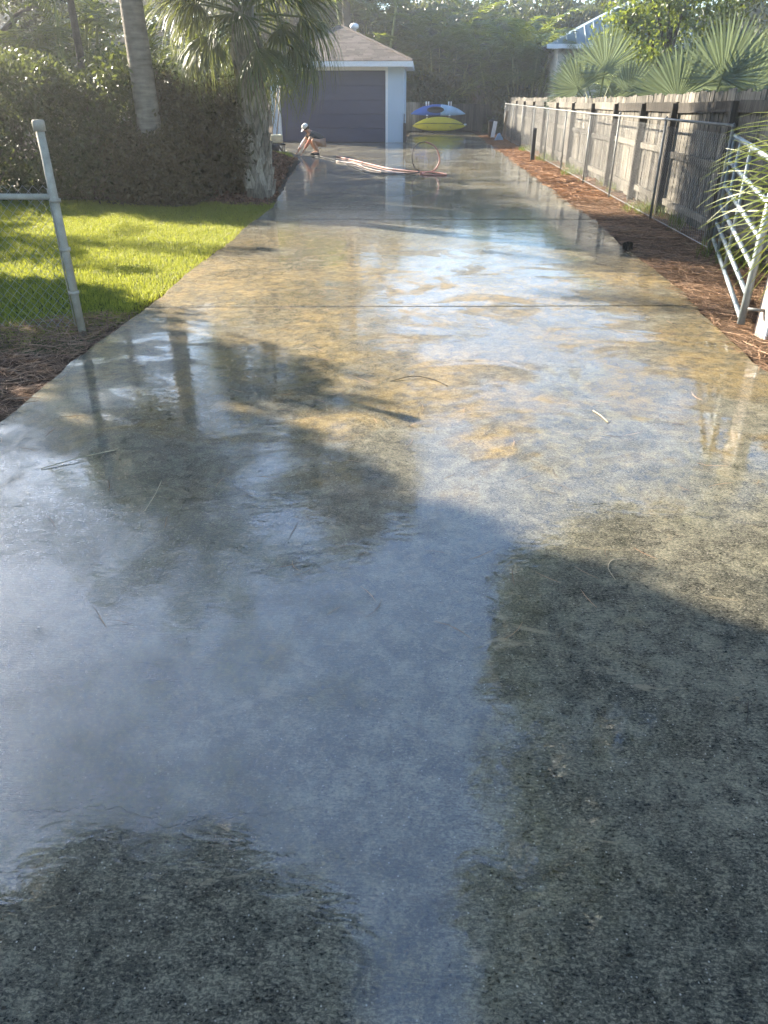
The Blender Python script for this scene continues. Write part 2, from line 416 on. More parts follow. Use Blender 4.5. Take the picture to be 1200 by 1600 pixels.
def pinnate_mesh(name, L, nl, leaf, wleaf, arch, droop, seed, elev=1.1):
    """a feather palm frond: rachis starting along +X at the given elevation and arching over"""
    g = np.random.default_rng(seed)
    s = np.linspace(0, 1, nl); th = elev - arch * s ** 1.3
    dx = np.cos(th); dz = np.sin(th)
    x = np.concatenate([[0], np.cumsum((dx[1:] + dx[:-1]) / 2)]) * L / nl; z = np.concatenate([[0], np.cumsum((dz[1:] + dz[:-1]) / 2)]) * L / nl
    Pr = np.stack([x, 0 * x, z], -1); T = np.stack([dx, 0 * dx, dz], -1)
    k = 4; u = np.linspace(0, 1, k); PP = []; WW = []; SS = []
    m = s > .12
    for sg in (-1, 1):
        o = Pr[m]; t = T[m]; n = len(o); ss = s[m]
        ll = leaf * (np.sin(np.pi * np.clip(ss * .92 + .06, 0, 1)) ** .6) * g.uniform(.8, 1.15, n)
        d = unit(t * .55 + np.array([0, sg * 1.0, .25]) + g.normal(size=(n, 3)) * .12)
        p = o[:, None, :] + d[:, None, :] * (u[None, :, None] * ll[:, None, None]); p[..., 2] -= droop * (u[None, :] ** 2) * ll[:, None]
        PP.append(p); WW.append(wleaf * np.array([.6, 1, .75, .08])[None, :] * np.ones((n, 1))); SS.append(unit(np.cross(d, np.array([0, 0, 1.]) + g.normal(size=(n, 3)) * .3)))
    # the rachis as one more ribbon
    idx = np.linspace(0, nl - 1, k * 3).astype(int)
    me = strips(np.concatenate(PP), np.concatenate(WW), np.concatenate(SS), name)
    mr = strips(Pr[idx][None], (np.linspace(.035, .008, len(idx)))[None], np.array([[0, 1., 0]]), name + '_r')
    # join by arrays
    def arr(mm):
        v = np.empty(len(mm.vertices) * 3, np.float32); mm.vertices.foreach_get('co', v)
        f = np.empty(len(mm.loops), np.int32); mm.loops.foreach_get('vertex_index', f); return v.reshape(-1, 3), f.reshape(-1, 4)
    v1, f1 = arr(me); v2, f2 = arr(mr); bpy.data.meshes.remove(me); bpy.data.meshes.remove(mr)
    return npmesh(name, np.concatenate([v1, v2]), np.concatenate([f1, f2 + len(v1)]))

def place_frond(mesh, mat, parent, loc, az, el, roll=0.0, s=1.0, name='frond'):
    o = link(name, mesh, M[mat], parent)
    o.location = loc; o.rotation_mode = 'XYZ'
    o.matrix_local = Matrix.Translation(loc) @ Matrix.Rotation(az, 4, 'Z') @ Matrix.Rotation(-el, 4, 'Y') @ Matrix.Rotation(roll, 4, 'X') @ Matrix.Scale(s, 4)
    return o

# ================================================================== SETTING
def sheet(name, xs, ys, zfun, mat, kind='structure'):
    X, Y = np.meshgrid(xs, ys); Z = zfun(X, Y); V = np.stack([X, Y, Z], -1).reshape(-1, 3)
    nx, ny = len(xs), len(ys)
    i = (np.arange(ny - 1)[:, None] * nx + np.arange(nx - 1)[None, :]).ravel()
    o = link(name, npmesh(name, V, np.stack([i, i + 1, i + nx + 1, i + nx], -1), True), mat)
    return tag(o, kind=kind)

tag(sheet('ground', np.array([-400, -60, -20, 0, 20, 60, 400.]), np.array([-400, -40, 0, 30, 60, 120, 400.]), lambda x, y: x * 0 - .07, M['soil']))

def xl(y):
    return float(np.interp(y, [-5, 13.2, 15, 18.8, 22.5, 26, 30.8], [-2.385, -2.385, -2.56, -2.95, -3.24, -4.6, -5.45]))
def xr(y):
    return float(np.interp(y, [-5, 5, 6.3, 6.7, 8.8, 11.7, 36, 40], [2.38, 2.40, 2.49, 2.53, 2.56, 2.62, 2.60, 2.45]))

drive = tag(link('driveway', MB().prism([(-2.30, -4, -.13), (2.30, -4, -.13), (2.42, 38.8, -.13), (-.2, 38.8, -.13), (-.2, 30.7, -.13), (-4.9, 30.7, -.13), (-2.30, 13, -.13)], (0, 0, .105)).mesh('driveway'), M['joint']), kind='structure')
def slab(y0, y1, tilt0, tilt1, left=None, seed=0, lip=0.0):
    """one poured slab: irregular edges, rounded top arris"""
    g = np.random.default_rng(seed); n = max(8, int((y1 - y0) / .22))
    outl = []; outr = []
    for k in range(n + 1):
        y = y0 + (y1 - y0) * k / n
        a = (left if left is not None else xl(y)) + g.normal() * .010 + (.02 * math.sin(y * 2.1) if left is None else 0)
        b = xr(y) + g.normal() * .012 + .02 * math.sin(y * 1.7 + 1)
        f = k / n; ti = tilt0 * (1 - f) + tilt1 * f
        outl.append((a, y + ti * (a / 2.5))); outr.append((b, y + ti * (b / 2.5)))
    m = MB(); prof = [(0.0, -.10), (0.0, -.012), (.012, lip)]
    rows = []
    for (ax, ay), (bx, by) in zip(outl, outr):
        rows.append([(ax, ay), (bx, by)])
    # loops inset
    ring = [r[0] for r in rows] + [r[1] for r in reversed(rows)]
    cx = sum(p[0] for p in ring) / len(ring); cy = sum(p[1] for p in ring) / len(ring)
    N_ = len(ring)
    for ins, z in prof:
        for (x, y) in ring:
            sx = 1 if x < cx else -1; sy = 0
            yy = y
            if y < y0 + .35 * (y1 - y0) / n + abs(tilt0): yy = y + ins
            elif y > y1 - .35 * (y1 - y0) / n - abs(tilt1): yy = y - ins
            m.v.append((x + sx * ins, yy, z))
    for l in range(len(prof) - 1):
        for j in range(N_):
            a = l * N_ + j; b = l * N_ + (j + 1) % N_
            m.f.append((a, a + N_, b + N_, b))
    t0 = (len(prof) - 1) * N_
    for k in range(n):
        m.f.append((t0 + k, t0 + N_ - 1 - k, t0 + N_ - 2 - k, t0 + k + 1))
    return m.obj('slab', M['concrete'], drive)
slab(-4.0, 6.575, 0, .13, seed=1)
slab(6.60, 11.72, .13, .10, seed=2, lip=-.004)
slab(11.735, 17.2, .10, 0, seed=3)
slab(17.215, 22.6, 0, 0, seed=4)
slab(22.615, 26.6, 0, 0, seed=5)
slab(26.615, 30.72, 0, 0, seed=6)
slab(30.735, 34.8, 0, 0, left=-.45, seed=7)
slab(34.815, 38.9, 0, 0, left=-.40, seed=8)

def wob(x, y, s=1.0): return .5 * np.sin(x * 1.3 * s + .7) * np.cos(y * 1.1 * s) + .5 * np.sin(x * 2.9 * s + y * 2.3 * s)
tag(sheet('lawn', np.arange(-16, -2.36, .25), np.arange(5.0, 14.2, .25), lambda x, y: -.035 + .012 * wob(x, y) + .02 * np.clip((-2.6 - x) / 2, 0, 1), M['lawn_bed']))
tag(sheet('straw_path', np.arange(2.36, 6.0, .2), np.arange(-3.0, 40, .3), lambda x, y: -.028 + .018 * wob(x, y, 1.4) + .03 * np.clip((x - 2.6) / 1.2, 0, 1), M['straw_bed']))
tag(sheet('straw_bed', np.arange(-8, -2.36, .2), np.arange(-2.0, 5.3, .2), lambda x, y: -.030 + .012 * wob(x, y, 1.4) + .025 * np.clip((-2.5 - x) / 1.2, 0, 1), M['straw_bed']))

def lawn_z(x, y): return -.035 + .012 * wob(x, y) + .02 * np.clip((-2.6 - x) / 2, 0, 1)
def grass(name, label, n, xs, ys, keep, hgt, w, mat, zf, seed):
    g = np.random.default_rng(seed)
    x = g.uniform(*xs, n); y = g.uniform(*ys, n); k = keep(x, y, g); x = x[k]; y = y[k]; n = len(x)
    z = zf(x, y); h = hgt * g.uniform(.5, 1.3, n)
    d = unit(np.stack([g.normal(size=n), g.normal(size=n), np.zeros(n)], -1)); ln = g.uniform(.2, .9, n)
    P0 = np.stack([x, y, z], -1); P1 = P0 + d * (h * ln * .35)[:, None] + np.array([0, 0, 1.]) * (h * .6)[:, None]
    P2 = P0 + d * (h * ln)[:, None] + np.array([0, 0, 1.]) * (h * .95)[:, None]
    side = unit(np.cross(d, np.array([0, 0, 1.])) + .3 * d)
    W = np.stack([np.full(n, w), np.full(n, w * .8), np.full(n, w * .12)], -1)
    o = link(name, strips(np.stack([P0, P1, P2], 1), W, side, name), M[mat])
    return tag(o, label, None, None, 'stuff')
def in_view_left(x, y): return x > -(y * .56 + .9)
# the lawn's edge against the straw bed runs ragged near the fence post
grass('lawn_grass', 'sunlit short yellow green lawn grass left of the driveway', 300000, (-9.0, -2.34), (5.2, 13.6),
      lambda x, y, g: in_view_left(x, y) & (x < -2.36 - g.exponential(.03, len(x)) - .03 * np.sin(y * 5)) & (y > 5.55 + .18 * np.sin(x * 3) + g.normal(size=len(x)) * .12 + np.clip(x + 3.0, 0, 1) * 1.1), .038, .0048, 'grass', lawn_z, 3)

def needles(name, label, n, xs, ys, keep, L, w, mat, zf, seed, lift=.03):
    g = np.random.default_rng(seed)
    x = g.uniform(*xs, n); y = g.uniform(*ys, n); k = keep(x, y, g); x = x[k]; y = y[k]; n = len(x)
    z = zf(x, y) + .006 + g.uniform(0, lift, n)
    a = g.uniform(0, 2 * np.pi, n); d = np.stack([np.cos(a), np.sin(a), g.normal(size=n) * .10], -1); s = np.stack([-np.sin(a), np.cos(a), 0 * a], -1)
    ll = L * g.uniform(.5, 1.2, n); c = g.normal(size=n) * .22
    u = np.linspace(-.5, .5, 4)
    P = np.stack([x, y, z], -1)[:, None, :] + d[:, None, :] * (u[None, :, None] * ll[:, None, None]) + s[:, None, :] * ((u[None, :] ** 2)[..., None] * (c * ll)[:, None, None] * 4 * .35)
    P[..., 2] = np.maximum(P[..., 2], np.repeat(z[:, None] - .004, 4, 1))
    W = np.repeat(np.array([[w * .5, w, w, w * .4]]), n, 0)
    roll = g.normal(size=n) * .5
    side = unit(s * np.cos(roll)[:, None] + np.array([0, 0, 1.]) * np.sin(roll)[:, None])
    return tag(link(name, strips(P, W, side, name), M[mat]), label, None, None, 'stuff')
def right_z(x, y): return -.028 + .018 * wob(x, y, 1.4) + .03 * np.clip((x - 2.6) / 1.2, 0, 1)
def left_z(x, y): return -.030 + .012 * wob(x, y, 1.4) + .025 * np.clip((-2.5 - x) / 1.2, 0, 1)
def xr_np(y): return np.interp(y, [-5, 5, 6.3, 6.7, 8.8, 11.7, 36, 40], [2.38, 2.40, 2.49, 2.53, 2.56, 2.62, 2.60, 2.45])
needles('pine_straw', 'brown pine straw strip between the driveway and right fence, near end', 15000, (2.36, 4.3), (4.4, 14.5), lambda x, y, g: x > xr_np(y) - .05 + g.exponential(.05, len(x)) - .06, .20, .0045, 'straw', right_z, 5)
needles('pine_straw', 'pine straw strip beside the far right fence, coloured orange as if sunlit', 12000, (2.45, 3.8), (14.0, 36), lambda x, y, g: x > xr_np(y) - .02 + g.exponential(.05, len(x)) - .05, .24, .011, 'strawlit', right_z, 6)
needles('pine_straw', 'pale brown pine straw bed at the foot of the left post', 11000, (-4.6, -2.36), (3.0, 6.3), lambda x, y, g: (x < -2.33 - g.exponential(.05, len(x))) & (y < 6.0 + .2 * np.sin(x * 4) + np.clip(x + 2.9, 0, 1) * 1.2), .20, .0042, 'straw', left_z, 7)
needles('fallen_needles', 'loose pine needles scattered over the wet concrete', 420, (-2.3, 2.35), (2.0, 9.5), lambda x, y, g: (np.abs(x) ** 2 * .12 + (y - 5.6) ** 2 * .02) < g.uniform(0.05, 1.2, len(x)), .13, .0028, 'straw', lambda x, y: x * 0 - .002, 8, .004)

needles('fallen_needles', 'loose pine needles washed up along the driveway edges', 1500, (-2.4, 2.55), (2.6, 11), lambda x, y, g: (np.abs(x - .08) > 2.38 - g.exponential(.22, len(x))), .15, .0030, 'straw', lambda x, y: x * 0 - .002, 9, .006)
# a heap of bark mulch beyond the palm
def mound_z(x, y):
    return -.05 + .42 * np.exp(-(((x + 3.75) / .62) ** 2 + ((y - 19.6) / 2.4) ** 2)) + .16 * np.exp(-(((x + 3.2) / .5) ** 2 + ((y - 16.4) / 1.3) ** 2)) + .02 * wob(x, y, 3)
tag(sheet('mulch_bed', np.arange(-5.6, -2.5, .12), np.arange(13.2, 24.5, .2), lambda x, y: np.where(x > np.interp(y, [13.2, 15, 18.8, 22.5, 26], [-2.40, -2.60, -3.0, -3.30, -4.6]), -.09, mound_z(x, y)), M['soil']))
def chips(name, label, n, seed):
    g = np.random.default_rng(seed); x = g.uniform(-5.2, -2.5, n); y = g.uniform(13.3, 24, n)
    k = x < np.interp(y, [13.2, 15, 18.8, 22.5, 26], [-2.45, -2.62, -3.0, -3.30, -4.6]) - g.exponential(.03, n); x = x[k]; y = y[k]
    P = np.stack([x, y, mound_z(x, y) + g.uniform(.005, .035, len(x))], -1)
    V, F = diamonds(P, .10, .05, g=g)
    return tag(link(name, npmesh(name, V, F), M['chips']), label, None, None, 'stuff')
chips('bark_mulch', 'dark brown bark mulch heaped behind the shaggy palm', 16000, 4)
grass('weed_grass', 'tufts of green weeds at the foot of the right fence', 9000, (3.0, 3.75), (8.0, 27),
      lambda x, y, g: (x > 3.45 - .25 * np.sin(y * 2.3) * np.sin(y * .9)) & (np.sin(y * 1.7) + .6 * np.sin(y * 4.1) > .1 + g.uniform(-.4, .4, len(x))), .16, .007, 'weeds', right_z, 12)
grass('weed_grass', 'small sunlit yellow green grass patch in front of the crouching person', 5000, (-4.1, -3.3), (20.4, 22.6),
      lambda x, y, g: ((x + 3.68) / .34) ** 2 + ((y - 21.6) / .8) ** 2 < g.uniform(.5, 1.1, len(x)), .16, .012, 'grass', lambda x, y: mound_z(x, y) * .6, 13)

# ================================================================== RIGHT FENCE
FX = 3.76
fence = tag(empty('wooden_fence', (FX, 5, 0)), 'tall weathered grey wooden picket fence along the right side', 'fence')
def top_z(y): return float(np.interp(y, [5, 10, 12.5, 16, 22, 30, 36], [1.70, 1.68, 1.62, 1.57, 1.52, 1.47, 1.44]))
pick_meshes = []
for k in range(6):
    g = random.Random(k); w = .138; h = 1.0; t_ = .016; c = g.uniform(0, .02)
    m = MB(); m.prism([(-t_ / 2, -w / 2, 0), (-t_ / 2, w / 2, 0), (-t_ / 2, w / 2, h - c), (-t_ / 2, w * g.uniform(.1, .4), h - .004), (-t_ / 2, -w * g.uniform(.1, .4), h), (-t_ / 2, -w / 2, h - g.uniform(0, .015))], (t_, 0, 0))
    me = m.mesh('picket'); me.materials.append(M['fence']); pick_meshes.append(me)
y = 5.0; rp = random.Random(3)
while y < 34.6:
    o = link('picket', rp.choice(pick_meshes), None, fence)
    o.location = (rp.uniform(-.004, .004), y - 5, .05 + rp.uniform(-.02, .02))
    o.scale = (1, rp.uniform(.94, 1.0), top_z(y) - .05 + rp.uniform(-.012, .010)); o.rotation_euler = (rp.uniform(-.008, .008), 0, rp.uniform(-.03, .03))
    y += .147
post_y = [6.0, 8.1, 10.0, 12.3, 14.0, 15.9, 18.0, 20.3, 22.6, 24.8, 27.2, 29.6, 32.0, 34.4]
for i, py in enumerate(post_y):
    MB().quadbox((0, 0, (top_z(py) - .12) / 2 - .05), (.09, .09, top_z(py) - .02)).obj('post', M['fence_dark'], fence, bevel=.006).location = (-.075 - .0, py - 5, 0)
for a, b in zip([4.9] + post_y, post_y + [35]):
    for zr in (.22, .86, None):
        z = (top_z((a + b) / 2) - .17) if zr is None else zr
        slope = math.atan2((top_z(b) - top_z(a)), b - a) if zr is None else 0
        o = MB().quadbox((0, 0, 0), (.038, b - a - .094, .085 if zr is not None else .125)).obj('rail', M['fence' if zr is not None or a > 15 else 'fence_dark'], fence)
        o.location = (-.031, (a + b) / 2 - 5, z + rp.uniform(-.02, .02)); o.rotation_euler = (slope + rp.uniform(-.006, .006), rp.uniform(-.05, .05), 0)

# chain link in front of it
CX = 3.42
def wire_panel(y0, y1, z0, z1, pitch, r, along='Y', x=0.0):
    """woven diamonds between two diagonal families of thin wires"""
    H = z1 - z0; n = int((y1 - y0 + H) / pitch) + 1; V = []; F = []
    for sgn in (1, -1):
        for k in range(-1, n):
            a = y0 + k * pitch - (H if sgn > 0 else 0)
            s0, s1 = a, a + H  # horizontal run equals the height: 45 degrees
            t0 = max(0, (y0 - s0) / H); t1 = min(1, (y1 - s0) / H)
            if t1 - t0 < .02: continue
            pa = (s0 + H * t0, t0); pb = (s0 + H * t1, t1)
            za = z0 + H * (pa[1] if sgn > 0 else 1 - pa[1]); zb = z0 + H * (pb[1] if sgn > 0 else 1 - pb[1])
            p, q = np.array([x + .002 * sgn, pa[0], za]), np.array([x + .002 * sgn, pb[0], zb])
            d = (q - p) / np.linalg.norm(q - p); u1 = np.array([1., 0, 0]); u2 = np.cross(d, u1); i = len(V)
            for e in (p, q):
                for an in (0, 2.094, 4.189): V.append(e + r * (u1 * math.cos(an) + u2 * math.sin(an)))
            F += [(i, i + 1, i + 4, i + 3), (i + 1, i + 2, i + 5, i + 4), (i + 2, i, i + 3, i + 5)]
    V = np.array(V)
    if along == 'X': V = np.stack([V[:, 1], V[:, 0], V[:, 2]], -1)
    return npmesh('wire_mesh', V, np.array(F))
chain = tag(empty('chain_link_fence', (CX, 9, 0)), 'low chain link fence with thin posts in front of the wooden fence', 'fence')
link('wire_mesh', wire_panel(.2, 24.6, .04, 1.24, .075, .0014), M['wire'], chain)
for py in (9.2, 11.7, 14.4, 16.8, 19.6, 22.3, 25, 27.8, 30.6, 33.5):
    zt = 1.33 if py < 15 else 1.27
    MB().tube([(0, py - 9, -.05), (0, py - 9, zt - .03)], .019, 8).lathe([(.023, zt - .03), (.023, zt), (.010, zt + .025)], 8, (0, py - 9, 0)).obj('post', M['galv'], chain, True)
MB().tube([(0, .2, 1.33), (0, 3, 1.315), (0, 7.8, 1.27), (0, 24.5, 1.24)], .016, 8).obj('top_rail', M['galv'], chain, True)
MB().tube([(0, .2, .06), (0, 24.5, .05)], .004, 5).obj('tension_wire', M['wire'], chain)

# ================================================================== LEFT POST AND FENCE
lf = tag(empty('chain_link_fence', (-2.63, 5.7, 0)), 'galvanised gate post with chain link netting at the lawn edge', 'fence')
MB().tube([(0, 0, -.05), (-.012, 0, 1.44)], .030, 14).obj('post', M['oldpost'], lf, True)
MB().lathe([(.042, 1.41), (.042, 1.47), (.036, 1.48), (.0, 1.482)], 14, (-.012, 0, 0)).obj('post_cap', M['oldpost'], lf, True)
for z in (.30, .62, .96):
    MB().lathe([(.040, z - .012), (.041, z + .012)], 14, (-.005, 0, 0)).obj('tension_band', M['oldpost'], lf, True)
MB().tube([(-.03, 0, .985), (-3.4, .02, .98)], .021, 10).obj('top_rail', M['oldpost'], lf, True)
link('wire_mesh', wire_panel(-3.3, -.05, .03, 1.06, .075, .0017, 'X'), M['wire'], lf)
MB().tube([(-3.4, .02, -.05), (-3.4, .02, 1.0)], .03, 10).obj('post', M['oldpost'], lf, True)
MB().tube([(-.05, .01, .04), (-.05, .01, 1.04)], .006, 5).obj('tension_bar', M['oldpost'], lf, True)

# ================================================================== GATE AND ITS POST
ga, gb = Vector((2.60, 5.98, 0)), Vector((3.66, 9.75, 0))
gate = tag(empty('tube_gate', tuple(ga)), 'open galvanised tubular metal gate swung back towards the wooden fence', 'gate')
gv = gb - ga
gz = [.07, .26, .46, .68, .93, 1.20]
for z in gz:
    MB().tube([(0, 0, z), tuple(gv + Vector((0, 0, z + .0)))], .021 if z < 1.1 else .026, 10).obj('bar', M['gatepaint'], gate, True)
for f, r_ in ((0, .030), (1, .026), (.5, .018), (.78, .018)):
    p = gv * f; MB().tube([(p.x, p.y, .04), (p.x, p.y, 1.225)], r_, 10).obj('stile', M['gatepaint'], gate, True)
gp = tag(empty('gate_post', (2.765, 5.86, 0), R(12)), 'pale square gate post with pinkish weathered face at the right edge', 'post')
MB().quadbox((0, 0, .66), (.14, .14, 1.42)).obj('shaft', M['pinkpost'], gp, bevel=.012)
MB().quadbox((0, 0, 1.385), (.165, .165, .03)).obj('cap', M['white'], gp, bevel=.006)
MB().quadbox((-.060, -.074, .66), (.016, .010, 1.40)).obj('lit_edge', M['white'], gp)  # white strip stands in for the sunlit edge of the post
for z in (.18, 1.05):
    MB().tube([(-.07, .0, z), (-.165, .07, z)], .012, 8).obj('hinge_pin', M['galv'], gp, True)

# ================================================================== GARAGE
GY = 30.8
gar = tag(empty('garage', (-2.92, GY, 0)), 'small pale blue garage with slate door and brown shingled hip roof', 'garage')
gx0, gx1, gd, gh = -2.50, 2.36, 6.0, 2.42        # local x extents, depth, wall height
dx0, dx1, dh = -2.18, 1.70, 2.31
wl = MB()
wl.quadbox(((gx0 + dx0 - .09) / 2, .1, gh / 2), (dx0 - .09 - gx0, .2, gh)); wl.obj('wall', M['bluewall'], gar)
MB().quadbox(((dx1 + .09 + gx1) / 2, .1, gh / 2), (gx1 - dx1 - .09, .2, gh)).obj('wall', M['bluewall'], gar)
MB().quadbox((gx1 - .1, .2 + (gd - .2) / 2, gh / 2), (.2, gd - .202, gh)).obj('wall', M['bluewall'], gar)
MB().quadbox((gx0 + .1, .2 + (gd - .2) / 2, gh / 2), (.2, gd - .202, gh)).obj('wall', M['bluewall'], gar)
MB().quadbox((0, gd - .1, gh / 2), (gx1 - gx0 - .41, .2, gh)).obj('wall', M['bluewall'], gar)
MB().quadbox((dx0 - .045, .06, dh / 2), (.09, .2, dh)).obj('door_trim', M['white'], gar)
MB().quadbox((dx1 + .045, .06, dh / 2), (.09, .2, dh)).obj('door_trim', M['white'], gar)
MB().quadbox(((dx0 + dx1) / 2, .06, dh + .055), (dx1 - dx0 + .18, .2, .11)).obj('door_trim', M['white'], gar)
door = MB().quadbox(((dx0 + dx1) / 2, .16, dh / 2), (dx1 - dx0 - .002, .02, dh - .002)).obj('garage_door', M['door'], gar)
nsec = 5
for k in range(nsec):
    sh = dh / nsec
    o = MB().quadbox((0, 0, 0), (dx1 - dx0 - .01, .03, sh - .014)).obj('door_section', M['door'], door, bevel=.006)
    o.location = ((dx0 + dx1) / 2, .135, sh * (k + .5))
for k in range(nsec * 2):
    MB().quadbox(((dx0 + dx1) / 2, .1175, dh / nsec / 2 * (k + .5)), (dx1 - dx0 - .25, .006, dh / nsec / 2 - .075)).obj('door_panel', M['door'], door, bevel=.002)
ov = .30
rx0, rx1, ry0, ry1, rz = gx0 - ov, gx1 + ov, -.45, gd + ov, gh + .02
xc = (rx0 + rx1) / 2; run = (rx1 - rx0) / 2; pitch = .44; rise = run * pitch
pa, pb = (xc, ry0 + run, rz + .14 + rise), (xc, ry1 - run, rz + .14 + rise)
c0, c1, c2, c3 = [(x, yy, rz + .14) for x, yy in ((rx0, ry0), (rx1, ry0), (rx1, ry1), (rx0, ry1))]
rm = MB(); rm.poly([c0, c1, pa]); rm.poly([c1, c2, pb, pa]); rm.poly([c2, c3, pb]); rm.poly([c3, c0, pa, pb]); rm.poly([c3, c2, c1, c0])
roof = rm.obj('roof', M['shingle'], gar)
for c, d in (((xc, ry0 - .012, rz + .055), (rx1 - rx0 + .05, .024, .165)), ((rx1 + .012, (ry0 + ry1) / 2, rz + .055), (.024, ry1 - ry0, .165)), ((rx0 - .012, (ry0 + ry1) / 2, rz + .055), (.024, ry1 - ry0, .165))):
    MB().quadbox(c, d).obj('fascia', M['white'], roof)
MB().quadbox((xc, (ry0 + ry1) / 2, rz - .016), (rx1 - rx0 - .01, ry1 - ry0 - .01, .02)).obj('soffit', M['white'], roof)
nrow = 22; sl_len = math.hypot(run, rise); exp_ = sl_len / nrow; ang = math.atan2(rise, run)
shm = MB().prism([(-.152, -.01, 0), (.152, -.01, 0), (.152, exp_ * 1.25, -.002), (-.152, exp_ * 1.25, -.002)], (0, 0, .012)).mesh('shingle'); shm.materials.append(M['shingle'])
rs = random.Random(5)
for k in range(nrow):
    s = k * exp_; half = run * (1 - (s + exp_ * .6) / sl_len); n = int(half * 2 / .315)
    for j in range(n):
        x = xc - half + (j + .5) * (2 * half / n) if n else xc
        o = link('shingle', shm, None, roof)
        o.location = (x + (rs.uniform(-.02, .02) if 0 < j < n - 1 else 0), ry0 + s * math.cos(ang), rz + .146 + s * math.sin(ang) + rs.uniform(0, .004))
        o.rotation_euler = (ang + .015, 0, rs.uniform(-.01, .01)); o.scale = (2 * half / n / .315, 1, 1)
for c in (c1, c0):
    m = MB(); a = Vector(c); b = Vector(pa)
    m.tube([a + (b - a) * f + Vector((0, 0, .02)) for f in (0, .5, 1)], .05, 6); m.obj('hip_cap', M['shingle'], roof)
vent = MB().lathe([(.07, 0), (.07, .22), (.15, .24), (.17, .30), (.15, .37), (.05, .41)], 14, (xc + .52, ry0 + run - .2, pa[2] - .32)).obj('roof_vent', M['white'], roof, True)
MB().quadbox((gx1 + .06, -.04, .32), (.12, .10, .64)).obj('meter_box', M['black'], gar, bevel=.01)
MB().tube([(gx1 + .03, -.03, .64), (gx1 + .03, -.03, .95)], .02, 8).obj('conduit', M['galv'], gar, True)

# pressure washer, poles beside the garage
pw = tag(empty('pressure_washer', (-4.25, 24.6, .02), R(20)), 'pressure washer with tan engine box beside the mulch heap', 'machine')
MB().quadbox((0, 0, .40), (.36, .30, .22)).obj('engine', M['tan_box'], pw, bevel=.03)
MB().quadbox((0, 0, .25), (.5, .34, .05)).obj('deck', M['black'], pw, bevel=.01)
for s in (-1, 1):
    MB().tube([(-.12, s * .2, .15), (-.12, s * .25, .15)], .15, 16).obj('wheel', M['black'], pw, True)
    MB().tube([(.2, s * .16, .23), (.2, s * .16, .0)], .015, 6).obj('leg', M['black'], pw)
MB().tube([(-.15, -.17, .25), (-.42, -.17, .82), (-.42, .17, .82), (-.15, .17, .25)], .014, 6).obj('handle', M['black'], pw, True)
for k, (x0, y0, x1, y1, z1, lab) in enumerate(((-5.02, 28.9, -4.98, 30.62, 2.05, 'longer of two pale poles leaning on the garage left corner'), (-5.22, 28.9, -5.12, 30.62, 1.75, 'shorter of two pale poles leaning on the garage left corner'))):
    tag(MB().tube([(x0, y0, 0), ((x0 + x1) / 2 + .02, (y0 + y1) / 2, z1 / 2), (x1, y1, z1)], .024, 8).obj('leaning_pole', M['plank'], None, True), lab, 'pole', 'poles by the garage')
tag(MB().tube([(-4.9, 26.0, .75), (-4.55, 25.7, .38), (-4.2, 25.4, .02)], .03, 8).obj('black_pole', M['black'], None, True), 'dark pole slanting down to the ground behind the pressure washer', 'pole')

# ================================================================== KAYAKS AND BACK OF THE DRIVE
def hull(name, mat, L, W, H_, loc, parent=None, rocker=.12, flip=1):
    """a kayak lying on its side: long axis X, beam Z, depth Y (deck towards the camera)"""
    n = 22; k = 14; V = []; F = []
    for i in range(n + 1):
        u = -1 + 2 * i / n; b = max(.02, (1 - abs(u) ** 2.3)) ; w = W / 2 * b ** .85; d = H_ * (.25 + .75 * b ** .6); off = rocker * (abs(u) ** 2.2)
        for j in range(k):
            a = 2 * math.pi * j / k; ca, sa = math.cos(a), math.sin(a)
            y = (-.28 * abs(ca) ** .6 if ca > 0 else .72 * abs(ca) ** .8) * d
            V.append((u * L / 2, y, w * (abs(sa) ** .75) * (1 if sa >= 0 else -1) + off * flip))
    for i in range(n):
        for j in range(k):
            a = i * k + j; b_ = i * k + (j + 1) % k; F.append((a, b_, b_ + k, a + k))
    F.append(tuple(range(k))); F.append(tuple(n * k + j for j in reversed(range(k))))
    m = MB(); m.v = V; m.f = F; o = m.obj(name, mat, parent, True); o.location = loc; return o
ky = tag(empty('kayak', (.93, 38.2, .0)), 'yellow kayak on its side at the end of the driveway', 'kayak')
o = hull('hull', M['yellow'], 2.42, .58, .34, (0, 0, .36), ky, -.08)
MB().tube([(-1.1, -.105, -.01), (-.6, -.112, .03), (0, -.116, .04), (.6, -.112, .03), (1.1, -.105, -.01)], .012, 6).obj('seam', M['black'], ky, True).location = (0, 0, .36)
MB().lathe([(.03, 0), (.045, .05), (.03, .12)], 10).obj('bow_cap', M['white'], ky, True).matrix_local = Matrix.Translation((1.14, -.02, .33)) @ Matrix.Rotation(R(80), 4, 'Y')
for x in (-.55, .5): MB().tube([(x, -.11, .28), (x, -.13, .25), (x + .05, -.11, .23)], .01, 6).obj('carry_strap', M['black'], ky, True)
kb = tag(empty('kayak', (.88, 38.5, .0)), 'blue kayak with faded bow on the rack above the yellow one', 'kayak')
o = hull('hull', M['blue'], 2.5, .46, .34, (0, 0, .92), kb, -.16)
o.data.materials.append(M['paleblue'])
for p in o.data.polygons:
    if p.center.x > .1: p.material_index = 1
MB().lathe([(.30, -.02), (.30, .0), (.25, .02), (.2, .0)], 18).obj('cockpit_rim', M['black'], kb, True).matrix_local = Matrix.Translation((-.12, -.10, .93)) @ Matrix.Rotation(R(90), 4, 'X') @ Matrix.Diagonal((1.3, .45, 1, 1))
rk = tag(empty('kayak_rack', (.9, 38.75, 0)), 'timber kayak rack with pale padded posts behind the blue kayak', 'rack')
